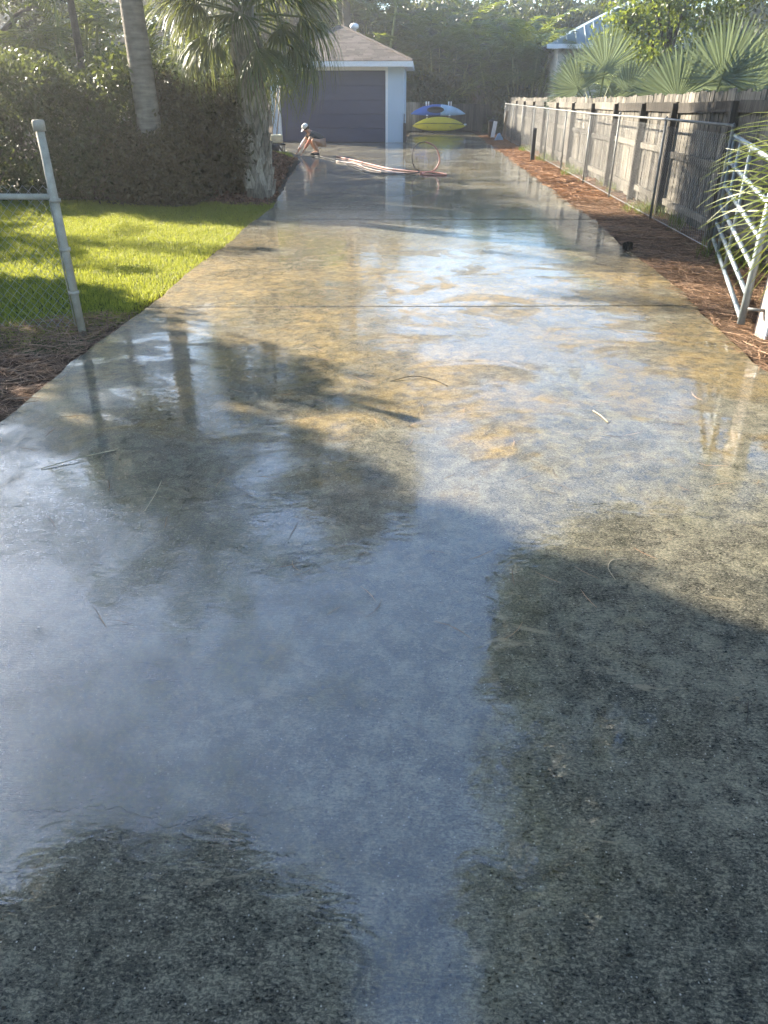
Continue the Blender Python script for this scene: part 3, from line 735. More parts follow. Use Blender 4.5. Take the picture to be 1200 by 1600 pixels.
for x in (-.52, .50):
    MB().quadbox((x, 0, .62), (.07, .07, 1.24)).obj('upright', M['fence_dark'], rk)
    for dx in (-.045, .06):
        MB().tube([(x + dx, -.28, 1.08), (x + dx, -.28, 1.26)], .032, 8).obj('pad', M['white'], rk, True)
    MB().quadbox((x, -.3, .655), (.06, .55, .06)).obj('arm', M['fence_dark'], rk)
    MB().tube([(x, -.52, .58), (x, -.52, .73)], .036, 8).obj('pad', M['white'], rk, True)
MB().quadbox((0, .05, 1.05), (1.25, .03, .09)).obj('brace', M['fence_dark'], rk)
bf = tag(empty('back_fence', (-1.2, 39.6, 0)), 'dark grey board fence behind the kayaks', 'fence')
bm = MB().quadbox((0, 0, .60), (.15, .02, 1.2)).mesh('board'); bm.materials.append(M['fence_dark'])
bm2 = MB().quadbox((0, 0, .60), (.15, .02, 1.2)).mesh('board'); bm2.materials.append(M['fence'])
for k in range(44):
    o = link('board', bm2 if 3 < k < 12 else bm, None, bf); o.location = (k * .158 - .6, rp.uniform(-.01, .01), rp.uniform(-.03, .03)); o.scale = (1, 1, .95 if k > 12 else 1.0)
for z in (.3, .95): MB().quadbox((2.8, .035, z), (7, .04, .08)).obj('rail', M['fence_dark'], bf)
bo = tag(empty('bollard', (3.14, 22.6, 0)), 'short black stake standing in the orange straw', 'stake')
MB().quadbox((0, 0, .37), (.10, .10, .80)).obj('shaft', M['black'], bo, bevel=.008)
MB().lathe([(.06, 0), (.055, .02), (.0, .035)], 4, (0, 0, .77)).obj('tip', M['black'], bo)
for x0, x1, h, w, mat, lab in ((3.28, 3.40, 1.02, .10, 'plank', 'pale plank leaning on the far end of the chain link fence'), (3.02, 3.12, .62, .16, 'white', 'white board leaning beside the dark bin at the far right'),):
    o = MB().prism([(-w / 2, 0, 0), (w / 2, 0, 0), (w / 2, 0, h), (-w / 2, 0, h)], (0, .03, 0)).obj('leaning_board', M[mat]); o.location = (x0, 32.3 if h > .8 else 33.9, 0); o.rotation_euler = (R(-4), math.atan2(x1 - x0, h) * 1.2, R(15)); tag(o, lab, 'board')
tag(MB().prism([(0, 0, 0), (.34, .05, 0), (.30, .02, .10), (.18, 0, .27), (.10, 0, .22)], (0, .2, 0)).obj('crumpled_sheet', M['paleblue']), 'crumpled pale sheet on the ground beside the leaning plank', 'sheet').location = (2.95, 32.0, 0)
bn = tag(empty('bin', (3.05, 34.8, 0)), 'small dark bin by the fence corner at the far right', 'bin')
MB().lathe([(.13, 0), (.17, .55), (.185, .56), (.185, .60), (.06, .66)], 14).obj('body', M['black'], bn, True)
MB().tube([(-.05, -.19, .66), (0, -.2, .72), (.05, -.19, .66)], .012, 6).obj('handle', M['galv'], bn, True)

# hoses
def smooth_path(pts, n=8):
    P = [Vector(p) for p in pts]; out = []
    for i in range(len(P) - 1):
        p0, p1, p2, p3 = P[max(i - 1, 0)], P[i], P[i + 1], P[min(i + 2, len(P) - 1)]
        for k in range(n):
            t = k / n; out.append(.5 * ((2 * p1) + (-p0 + p2) * t + (2 * p0 - 5 * p1 + 4 * p2 - p3) * t * t + (-p0 + 3 * p1 - 3 * p2 + p3) * t ** 3))
    out.append(P[-1]); return out
hz = .018
tag(MB().tube(smooth_path([(-2.35, 23.6, hz), (-1.85, 22.5, hz), (-1.3, 21.2, hz), (-.75, 19.9, hz), (-.3, 19.3, hz), (.05, 18.98, hz), (.36, 18.86, .05), (.50, 18.92, .24), (.46, 18.98, .44), (.34, 19.0, .58), (.16, 19.02, .645)]), .017, 8).obj('garden_hose', M['red'], None, True), 'faded red hose on the driveway rising into a loop', 'hose')
tag(MB().tube(smooth_path([(.17, 18.98, .645), (.02, 18.95, .62), (-.10, 18.92, .50), (-.13, 18.86, .30), (-.07, 18.82, .12), (0.03, 18.72, .03), (-.3, 18.5, hz), (-.9, 18.55, hz), (-1.45, 19.7, hz), (-1.9, 21.3, hz), (-2.6, 23.1, hz), (-3.0, 23.8, hz)]), .012, 8).obj('pressure_hose', M['black'], None, True), 'thin dark pressure hose trailing from the loop to the person', 'hose')
tag(MB().tube(smooth_path([(.06, 18.45, hz), (.22, 18.66, .04), (.5, 18.56, .03), (.66, 18.36, hz), (.4, 18.26, hz), (.12, 18.4, hz), (.2, 18.55, .05)]), .016, 8).obj('hose_coil', M['red'], None, True), 'short red hose coil lying at the right of the loop', 'hose')
tag(MB().tube(smooth_path([(-2.2, 22.0, hz), (-1.6, 21.1, hz), (-1.25, 19.9, hz), (-.8, 18.95, hz), (-.5, 18.7, hz)]), .014, 8).obj('pale_hose', M['pinkred'], None, True), 'pale pinkish hose lying straight on the wet concrete', 'hose')

# ================================================================== PERSON
def skinned(name, verts, edges, radii, mat, parent, sub=2, root=0):
    me = bpy.data.meshes.new(name); me.from_pydata(verts, edges, []); me.materials.append(mat)
    o = bpy.data.objects.new(name, me); COL.objects.link(o); o.parent = parent
    md = o.modifiers.new('Skin', 'SKIN'); md.use_smooth_shade = True
    for i, r_ in enumerate(radii):
        sv = me.skin_vertices[0].data[i]; sv.radius = (r_, r_) if not hasattr(r_, '__len__') else r_; sv.use_root = (i == root)
    s = o.modifiers.new('Sub', 'SUBSURF'); s.levels = sub; s.render_levels = sub
    return o
per = tag(empty('person', (-3.02, 24.15, .0), R(22)), 'person crouching at the driveway edge in pale cap and dark shirt', 'person')
pelvis = (.20, 0, .36)
jv = dict(pelvis=pelvis, belly=(.07, 0, .46), chest=(-.09, 0, .57), neck=(-.19, 0, .645), head=(-.245, 0, .70), crown=(-.29, 0, .76),
          shl=(-.13, -.17, .57), ell=(-.27, -.24, .36), wrl=(-.40, -.20, .17), hal=(-.45, -.18, .09),
          shr=(-.13, .17, .57), elr=(-.30, .22, .36), wrr=(-.47, .14, .18), har=(-.52, .12, .10),
          hpl=(.17, -.10, .35), knl=(-.14, -.17, .43), anl=(.05, -.13, .10), tol=(-.12, -.15, .045),
          hpr=(.17, .10, .35), knr=(-.13, .17, .42), anr=(.07, .13, .10), tor=(-.10, .15, .045))
names = list(jv); ix = {n: i for i, n in enumerate(names)}
ed = [('pelvis', 'belly'), ('belly', 'chest'), ('chest', 'neck'), ('neck', 'head'), ('head', 'crown'), ('chest', 'shl'), ('shl', 'ell'), ('ell', 'wrl'), ('wrl', 'hal'),
      ('chest', 'shr'), ('shr', 'elr'), ('elr', 'wrr'), ('wrr', 'har'), ('pelvis', 'hpl'), ('hpl', 'knl'), ('knl', 'anl'), ('anl', 'tol'), ('pelvis', 'hpr'), ('hpr', 'knr'), ('knr', 'anr'), ('anr', 'tor')]
rad = dict(pelvis=.12, belly=.12, chest=.13, neck=.055, head=.085, crown=.07, shl=.06, ell=.042, wrl=.03, hal=.038, shr=.06, elr=.042, wrr=.03, har=.038,
           hpl=.09, knl=.06, anl=.04, tol=.035, hpr=.09, knr=.06, anr=.04, tor=.035)
body = skinned('body', [jv[n] for n in names], [(ix[a], ix[b]) for a, b in ed], [rad[n] for n in names], M['skin'], per)
for s, w in ((-1, 'wrl'), (1, 'wrr')):
    h = Vector(jv['hal' if s < 0 else 'har'])
    for k in range(5):
        sp = (k - 2) * .016; thumb = k == 0
        p0 = h + Vector((0, sp, -.005)); p1 = p0 + Vector((-.035, sp * .5, -.03)); p2 = p1 + Vector((-.012, 0, -.035 if not thumb else -.01))
        skinned('finger', [tuple(p0), tuple(p1), tuple(p2)], [(0, 1), (1, 2)], [.011, .010, .008], M['skin'], per, 1)
skinned('shirt', [(.27, 0, .385), jv['belly'], jv['chest'], (-.165, 0, .625), jv['shl'], (-.20, -.205, .465), jv['shr'], (-.22, .195, .46)], [(0, 1), (1, 2), (2, 3), (2, 4), (4, 5), (2, 6), (6, 7)],
        [.145, .140, .152, .075, .078, .064, .078, .064], M['shirt'], per)
skinned('shorts', [(.20, 0, .35), jv['hpl'], (.01, -.14, .40), jv['hpr'], (.01, .14, .395)], [(0, 1), (1, 2), (0, 3), (3, 4)], [.115, .10, .088, .10, .088], M['shorts'], per)
skinned('sleeve', [(-.215, .20, .45), jv['elr'], (-.46, .145, .20)], [(0, 1), (1, 2)], [.055, .05, .038], M['sleeve'], per)
skinned('sleeve', [(-.20, -.21, .455), jv['ell'], (-.385, -.20, .19)], [(0, 1), (1, 2)], [.055, .05, .038], M['orange'], per)
for a, b in (('anl', 'tol'), ('anr', 'tor')):
    p, q = Vector(jv[a]), Vector(jv[b]); skinned('shoe', [(p.x + .03, p.y, .045), tuple((p + q) / 2 - Vector((0, 0, .025))), (q.x - .03, q.y, .038)], [(0, 1), (1, 2)], [.043, .045, .036], M['shirt'], per, 2)
MB().lathe([(.098, -.015), (.100, .02), (.088, .06), (.055, .088), (.0, .096)], 16).obj('cap', M['cap'], per, True).matrix_local = Matrix.Translation((-.285, 0, .755)) @ Matrix.Rotation(R(-38), 4, 'Y')
MB().prism([(-.07, -.075, 0), (-.13, -.06, -.012), (-.17, 0, -.018), (-.13, .06, -.012), (-.07, .075, 0)], (0, 0, .008)).obj('cap_brim', M['cap'], per).matrix_local = Matrix.Translation((-.285, 0, .745)) @ Matrix.Rotation(R(-38), 4, 'Y')
for s in (-1, 1):
    MB().lathe([(.0, 0), (.02, .008), (.014, .02)], 8).obj('ear', M['skin'], per, True).matrix_local = Matrix.Translation((-.245, s * .085, .70)) @ Matrix.Rotation(R(-s * 90), 4, 'X')
    MB().lathe([(.0, -.008), (.008, 0), (.0, .008)], 6).obj('eye', M['hair'], per, True).location = (-.335, s * .03, .695)
MB().prism([(-.325, -.014, .69), (-.325, .014, .69), (-.36, 0, .665)], (.01, 0, -.02)).obj('nose', M['skin'], per)
MB().quadbox((-.318, 0, .64), (.01, .04, .008)).obj('mouth', M['shorts'], per)
MB().lathe([(.085, 0), (.09, .03), (.08, .07), (.03, .09)], 12).obj('hair', M['hair'], per, True).matrix_local = Matrix.Translation((-.235, 0, .70)) @ Matrix.Rotation(R(-20), 4, 'Y')

# ================================================================== PALMS
# shaggy fan palm beside the drive
pal = tag(empty('cabbage_palm', (-2.86, 14.5, -.03)), 'shaggy fan palm with criss-cross leaf boots beside the driveway', 'palm tree')
trunk = MB().tube([(0, 0, -.05), (.0, 0, .15), (-.01, 0, .8), (-.03, 0, 1.6), (-.05, 0, 2.9)], [.27, .23, .20, .20, .18], 14).obj('trunk', M['boot'], pal, True)
bmz = MB().prism([(-.085, 0, 0), (.085, 0, 0), (.05, .0, .13), (.018, .0, .26), (-.018, 0, .26), (-.05, 0, .13)], (0, -.035, 0))
bmz.v = [(x, y - z * .26 * (1 if True else 0), z) for x, y, z in bmz.v]
boot = bmz.mesh('boot'); boot.materials.append(M['boot'])
gr = random.Random(9)
for k in range(150):
    z = .05 + k * 2.45 / 150; a = k * 2.39996
    o = link('boot', boot, None, trunk); r_ = float(np.interp(z, [0, .15, .8, 3], [.235, .20, .175, .165]))
    o.matrix_local = Matrix.Translation((math.cos(a) * r_ - .018 * z, math.sin(a) * r_, z)) @ Matrix.Rotation(a + math.pi / 2 + gr.uniform(-.25, .25), 4, 'Z') @ Matrix.Rotation(gr.uniform(-.15, .12), 4, 'X') @ Matrix.Scale(gr.uniform(.9, 1.35), 4)
fans = [fan_mesh('frond', .98, 44, 1.75, .55, s, petiole=.75, split=.38, curl=.35) for s in range(3)]
fans_old = [fan_mesh('frond', .80, 44, 1.6, .75, 10 + s, petiole=.7, split=.35, curl=.6) for s in range(2)]
petm = MB().tube([(0, 0, 0), (.4, 0, .012), (.78, 0, 0)], [.018, .014, .010], 6).mesh('petiole'); petm.materials.append(M['petiole'])
for k in range(40):
    a = k * 2.39996 + .4; f = k / 39.0
    el = R(72) - f * R(104); me = (fans_old if f > .62 else fans)[k % (2 if f > .62 else 3)]
    fr = place_frond(me, 'leaf_sabal', pal, (-.05 + .08 * math.cos(a), .08 * math.sin(a), 3.02 - .35 * f), a, el + gr.uniform(-.12, .12), gr.uniform(-.35, .35), gr.uniform(.95, 1.2) * (1.1 if math.cos(a) > .2 else 1))
    link('petiole', petm, None, fr)

def feather_palm(name, label, base, height, lean, trunk_r, nf, meshes, mat, els, seed, group=None, barkm='palmbark', s=1.0, bulge=0.0, cat='palm tree'):
    g = random.Random(seed); t = tag(empty(name, base), label, cat, group)
    n = 10
    MB().tube([(lean[0] * (k / n) ** 1.4, lean[1] * (k / n) ** 1.4, height * k / n - .05) for k in range(n + 1)],
              [trunk_r * (1.3 if k == 0 else 1 + bulge * math.sin(k / n * math.pi)) * (1 - .35 * k / n) for k in range(n + 1)], 14).obj('trunk', M[barkm], t, True)
    for k in range(nf):
        a = k * 2.39996 + seed; f = k / max(1, nf - 1)
        place_frond(meshes[k % len(meshes)], mat, t, (lean[0], lean[1], height - .08 - .1 * f), a, els[0] + (els[1] - els[0]) * f + g.uniform(-.1, .1), g.uniform(-.2, .2), s * g.uniform(.85, 1.1))
    return t
queen = [pinnate_mesh('frond', 3.0, 46, .62, .035, 1.5, .55, s, elev=.75) for s in range(3)]
areca = [pinnate_mesh('frond', 1.9, 34, .42, .036, 1.35, .35, 20 + s, elev=.55) for s in range(3)]
# smooth tall palm behind the hedge
feather_palm('feather_palm', 'tall smooth grey palm trunk rising out of the left hedge', (-4.42, 13.55, -.05), 6.2, (-.10, .1), .21, 24, queen, 'leaf_dark', (R(40), R(-70)), 3, s=1.15)

def cane_clump(name, label, base, spread, n, hmin, hmax, meshes, mat, seed, nf=5, s=1.0, group=None, cat='palm clump', canes=True):
    g = random.Random(seed); t = tag(empty(name, base), label, cat, group)
    for k in range(n):
        a = g.uniform(0, 6.283); r_ = spread * math.sqrt(g.random()); h = g.uniform(hmin, hmax); lx, ly = math.cos(a) * r_, math.sin(a) * r_
        tx, ty = lx * 1.9, ly * 1.9
        if canes: MB().tube([(lx, ly, -.05), ((lx + tx) / 2 * .97, (ly + ty) / 2 * .97, h * .55), (tx, ty, h)], [.05, .04, .03], 6).obj('cane', M['stem_cane'], t, True)
        for j in range(nf):
            place_frond(meshes[(k + j) % len(meshes)], mat, t, (tx, ty, h - .05), j * 6.283 / nf + g.uniform(-.5, .5), g.uniform(-.35, .75), g.uniform(-.3, .3), s * g.uniform(.75, 1.15))
    return t

def place_fan(mesh, mat, parent, loc, axis, normal, s=1.0):
    """fan leaf with its petiole along axis and its blade facing normal"""
    x = Vector(axis).normalized(); z = Vector(normal); z = (z - x * z.dot(x)).normalized(); y = z.cross(x)
    o = link('frond', mesh, M[mat], parent)
    o.matrix_local = Matrix.Translation(loc) @ Matrix((x, y, z)).transposed().to_4x4() @ Matrix.Scale(s, 4)
    return o

# silver fan palms behind the right fence
silver = [fan_mesh('frond', 1.0, 54, 1.9, .10, 30 + s, petiole=1.0, split=.62, curl=-.15) for s in range(3)]
def silver_palm(label, base, fr, seed, hub=.55):
    g = random.Random(seed); t = tag(empty('silver_palm', base), label, 'palm tree')
    MB().tube([(0, 0, -.05), (0, 0, hub * .5), (.02, 0, hub + .08)], [.28, .24, .20], 12).obj('trunk', M['boot'], t, True)
    for k, (ax, ay, az, nx, ny, nz, s) in enumerate(fr):
        f = place_fan(silver[k % 3], 'leaf_silver', t, (0, 0, hub), (ax, ay, az), (nx, ny, nz), s * 1.08)
        link('petiole', petm2, None, f)
    return t
petm2 = MB().tube([(0, 0, -.02), (.5, 0, -.03), (1.12, 0, -.012)], [.035, .026, .014], 6).mesh('petiole'); petm2.materials.append(M['petiole'])
silver_palm('silver grey fan palm behind the fence, farther from the camera', (4.95, 23.5, 0),
            [(-.60, -.05, .70, -.1, -1, .15, .86), (.02, -.15, 1, .15, -1, .1, 1.06), (-.38, .1, .9, -.35, -1, .2, .92), (.70, -.1, .62, .3, -1, .25, .90), (1, -.1, .32, .2, -.8, .6, .85),
             (-.75, .3, .75, -.3, -.9, .3, .85), (.35, .5, .8, .4, -1, .3, .9), (-.3, .7, .7, -.3, -1, .5, .9), (.6, .8, .5, 0, -.6, .8, .9), (-.7, .8, .4, 0, -.6, .8, .9), (.2, -.8, .4, 0, -.4, 1, .8)], 1, 1.0)
silver_palm('green silver fan palm behind the fence, nearer the camera', (5.25, 15.6, 0),
            [(-.62, -.1, .72, -.2, -1, .15, .84), (.10, -.2, 1, .1, -1, .1, .96), (-.25, .1, .95, -.4, -1, .25, .86), (.55, -.1, .80, .35, -1, .2, .92), (.95, -.1, .5, .3, -.9, .4, .86),
             (-.7, .35, .8, -.3, -.9, .3, .8), (.35, .5, .85, .5, -1, .3, .9), (-.3, .7, .7, -.3, -1, .5, .9), (.6, .8, .5, 0, -.6, .8, .9), (-.7, .8, .4, 0, -.6, .8, .9), (.9, .4, .5, .5, -.8, .4, .9)], 2, .85)

# fan palm reaching in from the right edge
nearfan = [fan_mesh('frond', 1.0, 18, 1.0, .45, 50 + s, petiole=.6, split=.2, wid=.62, curl=.15) for s in range(2)]
npalm = tag(empty('young_fan_palm', (2.92, 5.05, 0)), 'young fan palm with thin yellow green leaflets reaching in from the right edge', 'palm tree')
MB().tube([(0, 0, -.05), (0, 0, .5), (0, 0, 1.2)], [.11, .10, .08], 10).obj('trunk', M['boot'], npalm, True)
for k, (ax, ay, az, nx, ny, nz, s) in enumerate(((-1, .20, .30, .3, -.5, .8, .74), (-1, .25, -.10, .3, -.9, .4, .76), (-.9, .30, -.50, .3, -.9, .5, .74), (-.9, .5, .55, .1, -.6, .8, .75), (.3, 1, .4, 0, 0, 1, .8), (1, .2, .5, 0, 0, 1, .8),
                                             (.7, -.8, .4, 0, 0, 1, .8), (0, .3, 1, 0, -1, .2, .8), (.5, .5, .9, 0, -1, .3, .8))):
    fr = place_fan(nearfan[k % 2], 'leaf_near', npalm, (0, 0, 1.18), (ax, ay, az), (nx, ny, nz), s)
    link('petiole', petm, None, fr)

# ================================================================== HEDGE AND BACKGROUND
hd = [(-9.6, 14.6, 1.5, 1.1, 2.0, 'leaf_hedge', 'dark leafy hedge shrub at the far left edge of the lawn'),
      (-7.2, 14.5, 1.3, 1.1, 2.15, 'leaf_hedge', 'tall dull green hedge shrub behind the middle of the lawn'),
      (-5.3, 14.3, 1.1, 1.0, 2.15, 'leaf_hedge', 'rounded hedge shrub around the smooth palm trunk'),
      (-3.95, 14.6, .80, .95, 1.75, 'leaf_red', 'brownish green shrub between the hedge and the shaggy palm'),
      (-4.35, 13.42, .5, .3, 1.05, 'leaf_red', 'low brownish shrub at the foot of the smooth palm'),
      (-12.2, 14.8, 1.5, 1.1, 2.1, 'leaf_hedge', 'outermost hedge shrub left of the lawn')]
for i, (x, y, hx, hy, h, mt, lab) in enumerate(hd):
    bush('hedge_shrub', lab, 'shrub', (x, y, -.04), (hx, hy, h), 75, 230, .10, .045, mt, 40 + i, 'hedge behind the lawn', .42)

cane_clump('cane_palm', 'backlit lime green cane palm above the left hedge', (-8.2, 19.5, -.05), .7, 11, 1.6, 3.6, areca, 'leaf_areca', 61, 5, 1.1, 'palms beyond the hedge')
cane_clump('cane_palm', 'lime cane palm behind the smooth palm trunk', (-6.0, 20.8, -.05), .7, 10, 1.2, 2.6, areca, 'leaf_areca', 62, 5, 1.1, 'palms beyond the hedge')
cane_clump('cane_palm', 'cane palm left of the garage behind the shaggy palm', (-7.6, 24.8, -.05), .8, 10, 1.0, 2.4, areca, 'leaf_areca', 63, 5, 1.2, 'palms beyond the hedge')
tree('shade_tree', 'dark broadleaf tree beyond the left hedge with lime leaves', 'tree', (-11.8, 21, -.05), 5.0, (-11.8, 21, 5.2), (3.0, 2.4, 2.6), 46, 260, .17, .08, 'leaf_lime', .2, .8, 71, 'trees left of the drive')
tree('shade_tree', 'tall oak in the left background beyond the cane palms', 'tree', (-13.0, 25.5, -.05), 4.5, (-13.0, 25.5, 3.4), (3.8, 2.6, 2.4), 60, 260, .18, .09, 'leaf_oak', .3, .95, 72, 'trees left of the drive')

cane_clump('cane_palm', 'unseen cane palm added outside the left edge to streak the lawn with shade', (-11.0, 12.6, -.05), .6, 9, 1.4, 3.0, areca, 'leaf_areca', 69, 5, 1.1, 'palms beyond the hedge')  # unseen clump, added only to dapple the lawn
# back of the lot
cane_clump('cane_palm', 'tall cane palm clump with pale stems behind the kayaks', (1.2, 43.0, -.05), .9, 16, 1.8, 4.3, areca, 'leaf_areca', 64, 5, 1.5, 'palms behind the drive')
cane_clump('cane_palm', 'dark cane palm clump behind the garage roof', (-2.6, 42.5, -.05), 1.2, 14, 2.2, 5.4, areca, 'leaf_dark', 65, 5, 1.6, 'palms behind the drive')
cane_clump('cane_palm', 'drooping palm clump above the far end of the fence', (4.75, 38.8, -.05), .7, 12, 1.4, 3.9, areca, 'leaf_areca', 66, 5, 1.4, 'palms behind the drive')
cane_clump('cane_palm', 'dark palm clump between the kayaks and the fence', (4.2, 41.5, -.05), 1.0, 12, 1.5, 3.6, areca, 'leaf_dark', 67, 5, 1.5, 'palms behind the drive')
cane_clump('cane_palm', 'bright green palm beside the metal roofed house', (8.4, 31.0, -.05), .8, 11, 1.6, 3.6, areca, 'leaf_areca', 68, 5, 1.35, 'palms behind the drive')
feather_palm('feather_palm', 'queen palm with hanging fronds above the kayaks', (3.0, 46.5, -.05), 4.2, (.4, 0), .18, 20, queen, 'leaf_dark', (R(40), R(-70)), 5, s=1.2)
feather_palm('feather_palm', 'queen palm with hanging fronds behind the garage', (-1.0, 46.0, -.05), 5.0, (-.3, 0), .18, 20, queen, 'leaf_dark', (R(40), R(-70)), 6, s=1.2)
for i, (x, y, hx, hy, h, mt, lab) in enumerate(((.6, 41.5, 1.8, .8, 2.2, 'leaf_hedge', 'dark understorey shrub directly behind the kayak rack'), (4.4, 39.4, 1.0, .9, 1.7, 'leaf_hedge', 'dark shrub in the corner behind the far fence end'), (-3.2, 41.0, 2.0, .9, 2.4, 'leaf_hedge', 'dark understorey shrub hidden behind the garage'))):
    bush('understorey_shrub', lab, 'shrub', (x, y, -.05), (hx, hy, h), 50, 150, .20, .09, mt, 80 + i, None, .55)
tree('shade_tree', 'dark oak behind the kayaks at the end of the drive', 'tree', (1.6, 50, -.05), 6.0, (1.6, 50, 3.9), (5.2, 2.6, 2.0), 110, 300, .26, .13, 'leaf_oak', .3, 1.2, 73, 'trees behind the drive')
tree('shade_tree', 'dark oak behind the garage', 'tree', (-7.5, 47, -.05), 6.5, (-7.5, 47, 6.2), (5.0, 2.8, 4.4), 110, 300, .26, .13, 'leaf_oak', .3, 1.2, 74, 'trees behind the drive')
tree('shade_tree', 'dark oak behind the metal roofed house', 'tree', (10.5, 49, -.05), 4.5, (10.0, 49, 4.0), (5.5, 2.8, 2.2), 110, 300, .26, .13, 'leaf_oak', .3, 1.2, 75, 'trees behind the drive')
tree('shade_tree', 'grey green oak behind the nearer silver palm', 'tree', (11.2, 24.5, -.05), 4.2, (11.0, 24.5, 3.9), (3.6, 2.4, 2.9), 70, 260, .13, .06, 'leaf_oak', .25, .85, 76, 'trees right of the drive')
tree('shade_tree', 'bright green tree above the farther silver palm', 'tree', (7.2, 25.5, -.05), 3.3, (7.2, 25.5, 2.8), (1.9, 1.6, 1.5), 40, 240, .16, .07, 'leaf_areca', .15, .7, 77, 'trees right of the drive')
# slash pine far behind, its crown mirrored in the wet slab
tree('slash_pine', 'tall slash pine trunk behind the garage roof', 'tree', (-3.4, 40.5, -.05), 22, (-3.4, 40.5, 15.5), (4.2, 3.6, 9.0), 110, 300, .50, .09, 'leaf_pine', .22, 1.35, 78)
# crowns standing over and beside the viewer
tree('live_oak', 'live oak overhanging the near left of the driveway', 'tree', (-6.2, 4.0, -.05), 6.0, (-3.1, 4.6, 7.8), (2.3, 2.0, 1.2), 100, 260, .26, .13, 'leaf_oak', .28, .8, 79, lean=(1.6, -.4))
tree('live_oak', 'live oak overhanging the near right of the driveway', 'tree', (6.6, 4.6, -.05), 6.0, (4.5, 5.2, 7.4), (3.9, 3.2, 1.3), 120, 260, .26, .13, 'leaf_oak', .30, .95, 80, lean=(-1.6, .4))
tree('live_oak', 'live oak behind the near right fence reaching over the drive', 'tree', (8.6, 10.6, -.05), 5.6, (5.6, 11.0, 7.2), (4.5, 3.6, 1.5), 130, 240, .30, .16, 'leaf_oak', .30, .95, 84, lean=(-2.0, .2))
tree('live_oak', 'live oak left of the lawn shading the near driveway', 'tree', (-11.0, 7.6, -.05), 4.5, (-10.8, 7.6, 4.5), (2.3, 2.1, 3.6), 110, 230, .32, .17, 'leaf_oak', .26, .8, 82)
tree('fence_shade_oak', 'slender oak behind the smooth palm, crown added out of view to shade the fence', 'tree', (-6.6, 16.6, -.05), 5.6, (-6.5, 16.5, 6.3), (1.5, 1.5, 1.5), 46, 260, .16, .08, 'leaf_oak', .10, .6, 86)  # crown added above the view to shade the near fence
tree('lawn_shade_oak', 'small bushy oak left of the lawn, added out of view to shade its edge', 'tree', (-9.2, 9.9, -.05), 3.0, (-9.2, 9.9, 2.7), (.95, 1.0, 1.9), 46, 260, .17, .09, 'leaf_oak', .12, .5, 85)  # added out of view to shade the left post and lawn edge
tree('live_oak', 'second live oak farther left shading the near driveway', 'tree', (-14.5, 4.6, -.05), 5.5, (-14.5, 4.6, 5.6), (3.0, 4.4, 4.4), 110, 230, .36, .19, 'leaf_oak', .28, .9, 83)
# a far wood closing the view
g = np.random.default_rng(90); n = 46000
P = np.stack([g.uniform(-46, 50, n), g.uniform(55, 62, n), g.uniform(-.1, 1, n) ** .8 * 0 + g.uniform(0, 1, n)], -1)
hh = 6.6 + .5 * np.sin(P[:, 0] * .33) + .4 * np.sin(P[:, 0] * .9 + 1) + 3.0 * np.clip((-P[:, 0] - 2) / 6, 0, 1); P[:, 2] *= hh
V, F = diamonds(P, .75, .40, g=g)
tag(link('far_wood', npmesh('far_wood', V, F), M['leaf_oak']), 'dark far wood closing the view', None, None, 'stuff')
for sx, nm in ((-1, 'left'), (1, 'right')):
    n = 12000; P = np.stack([sx * g.uniform(20, 25, n), g.uniform(4, 56, n), g.uniform(0, 1, n)], -1); P[:, 2] *= 4.6 + 1.2 * np.sin(P[:, 1] * .5)
    V, F = diamonds(P, .6, .32, g=g); tag(link('far_wood', npmesh('far_wood', V, F), M['leaf_oak']), 'dark far wood beyond the %s boundary' % nm, None, None, 'stuff')

# house with metal roof
ho = tag(empty('house', (6.75, 36.5, .45)), 'neighbour house with pale blue standing seam metal roof', 'house')
MB().quadbox((2.0, 3.0, 1.45), (6.0, 6.0, 2.9)).obj('wall', M['cream'], ho)
hr = MB().prism([(-1.5, -.4, 2.85), (5.5, -.4, 2.85), (2.0, -.4, 4.5)], (0, 6.8, 0)).obj('roof', M['metalroof'], ho)
hr.data.vertices[2].co.y += 2.2
hr.data.vertices[5].co.y -= 2.2
A, B, T = Vector((-1.5, -.4, 2.85)), Vector((5.5, -.4, 2.85)), Vector((2.0, 1.8, 5.0))
for k in range(1, 18):
    f = k / 18; p = A.lerp(B, f); h = 1 - abs(2 * f - 1); q = Vector((p.x, p.y + 2.2 * h, p.z + 1.65 * h))
    MB().tube([p + Vector((0, -.02, .02)), q + Vector((0, -.02, .02))], .028, 4).obj('seam', M['metalroof'], hr)
MB().quadbox((2.0, -.42, 2.82), (7.1, .05, .16)).obj('fascia', M['white'], hr)
MB().quadbox((-.4, -.03, 1.6), (.7, .05, 1.2)).obj('window', M['door'], ho)

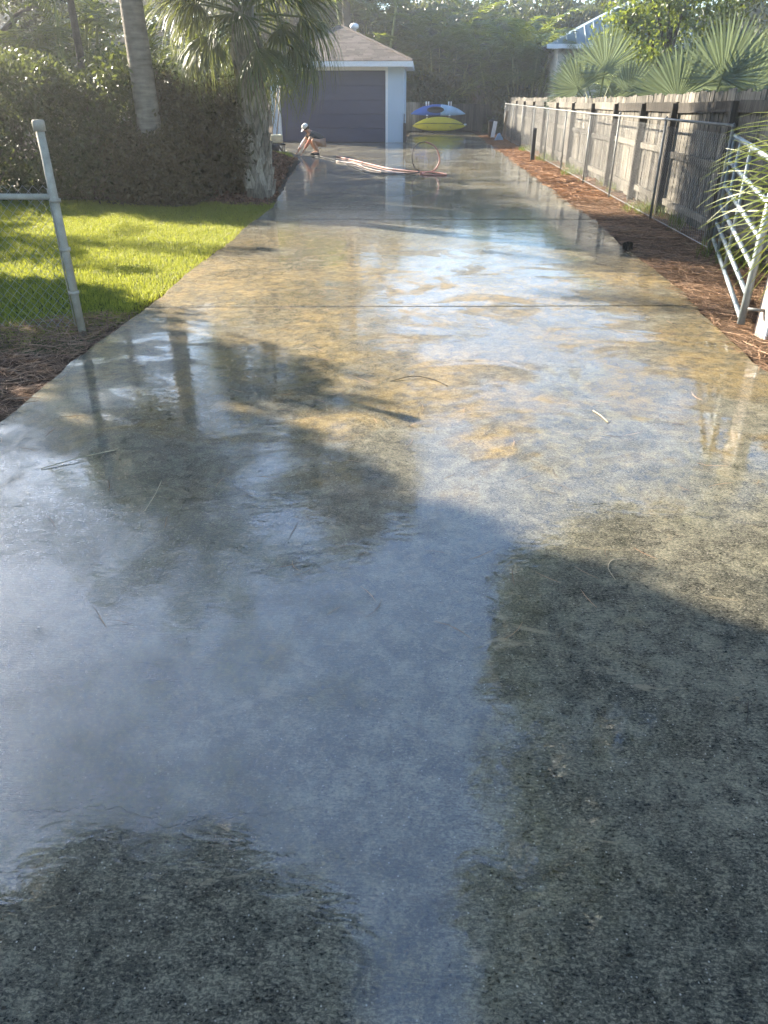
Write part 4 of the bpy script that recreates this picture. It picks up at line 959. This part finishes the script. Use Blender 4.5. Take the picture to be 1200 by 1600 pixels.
# ================================================================== LITTER ON THE SLAB
def curve_bit(pts, r, mat, name, lab, cat='twig'):
    tag(MB().tube(smooth_path(pts, 5), r, 5).obj(name, M[mat], None, True), lab, cat, 'litter on the driveway')
def bit(name, lab, pts, r=.004, mat='twig', cat='twig'):
    r *= .55; curve_bit([(x, y, r + .001 + z) for x, y, z in pts], r, mat, name, lab, cat)
bit('fallen_twig', 'long pale split twig lying on the wet slab at the left', [(-1.86, 3.26, 0), (-1.70, 3.38, .01), (-1.56, 3.50, 0)], .005)
bit('fallen_twig', 'upright V shaped pale twig on the left puddle', [(-1.20, 2.86, 0), (-1.18, 2.96, .03), (-1.17, 3.04, .06)], .004)
bit('curled_needle', 'pale hooked needle on the dark slab at the right', [(.80, 2.40, 0), (.79, 2.48, 0), (.82, 2.54, 0), (.88, 2.55, 0)], .003)
bit('fallen_twig', 'short pale stick on the sunlit tan patch', [(1.12, 3.98, 0), (1.10, 4.08, 0), (1.07, 4.16, 0)], .006)
bit('curled_needle', 'long dark arched frond strip in the middle of the slab', [(-.15, 4.62, 0), (.0, 4.70, .01), (.14, 4.66, 0), (.22, 4.55, 0)], .005, 'twigdark')
bit('fallen_twig', 'thin dark sprig on the lower right of the slab', [(1.02, 1.66, 0), (1.04, 1.70, 0), (1.06, 1.75, 0)], .003, 'twigdark')
pc = tag(empty('pine_cone', (2.47, 9.35, .0)), 'dark pine cone at the right edge of the drive', 'pine cone')
cm = MB().prism([(-.018, 0, 0), (.018, 0, 0), (.010, .035, .012), (-.010, .035, .012)], (0, 0, .006)).mesh('scale'); cm.materials.append(M['twigdark'])
MB().lathe([(.012, 0), (.028, .03), (.024, .07), (.006, .11)], 8, (0, 0, 0)).obj('core', M['twigdark'], pc, True)
for k in range(36):
    o = link('scale', cm, None, pc); a = k * 2.4; z = .008 + k * .0028
    o.matrix_local = Matrix.Translation((0, 0, z)) @ Matrix.Rotation(a, 4, 'Z') @ Matrix.Translation((0, .012 + .012 * math.sin(math.pi * min(1, k / 30)), 0))
pc.rotation_euler = (R(80), 0, R(40)); pc.location.z = .04

# ================================================================== AIR
hzm = bpy.data.materials.new('haze'); hzm.use_nodes = True; hn = hzm.node_tree; hn.nodes.clear()
pv = hn.nodes.new('ShaderNodeVolumePrincipled'); pv.inputs['Color'].default_value = (.95, .95, .95, 1); pv.inputs['Density'].default_value = .0036; pv.inputs['Anisotropy'].default_value = .78
ho_ = hn.nodes.new('ShaderNodeOutputMaterial'); hn.links.new(pv.outputs[0], ho_.inputs['Volume'])
hb = MB().quadbox((0, 25, 12.6), (120, 100, 28)).obj('haze', hzm); tag(hb, 'thin even haze over the whole yard standing in for lens glare', None, None, 'stuff')  # even volume added in place of the veiling lens glare
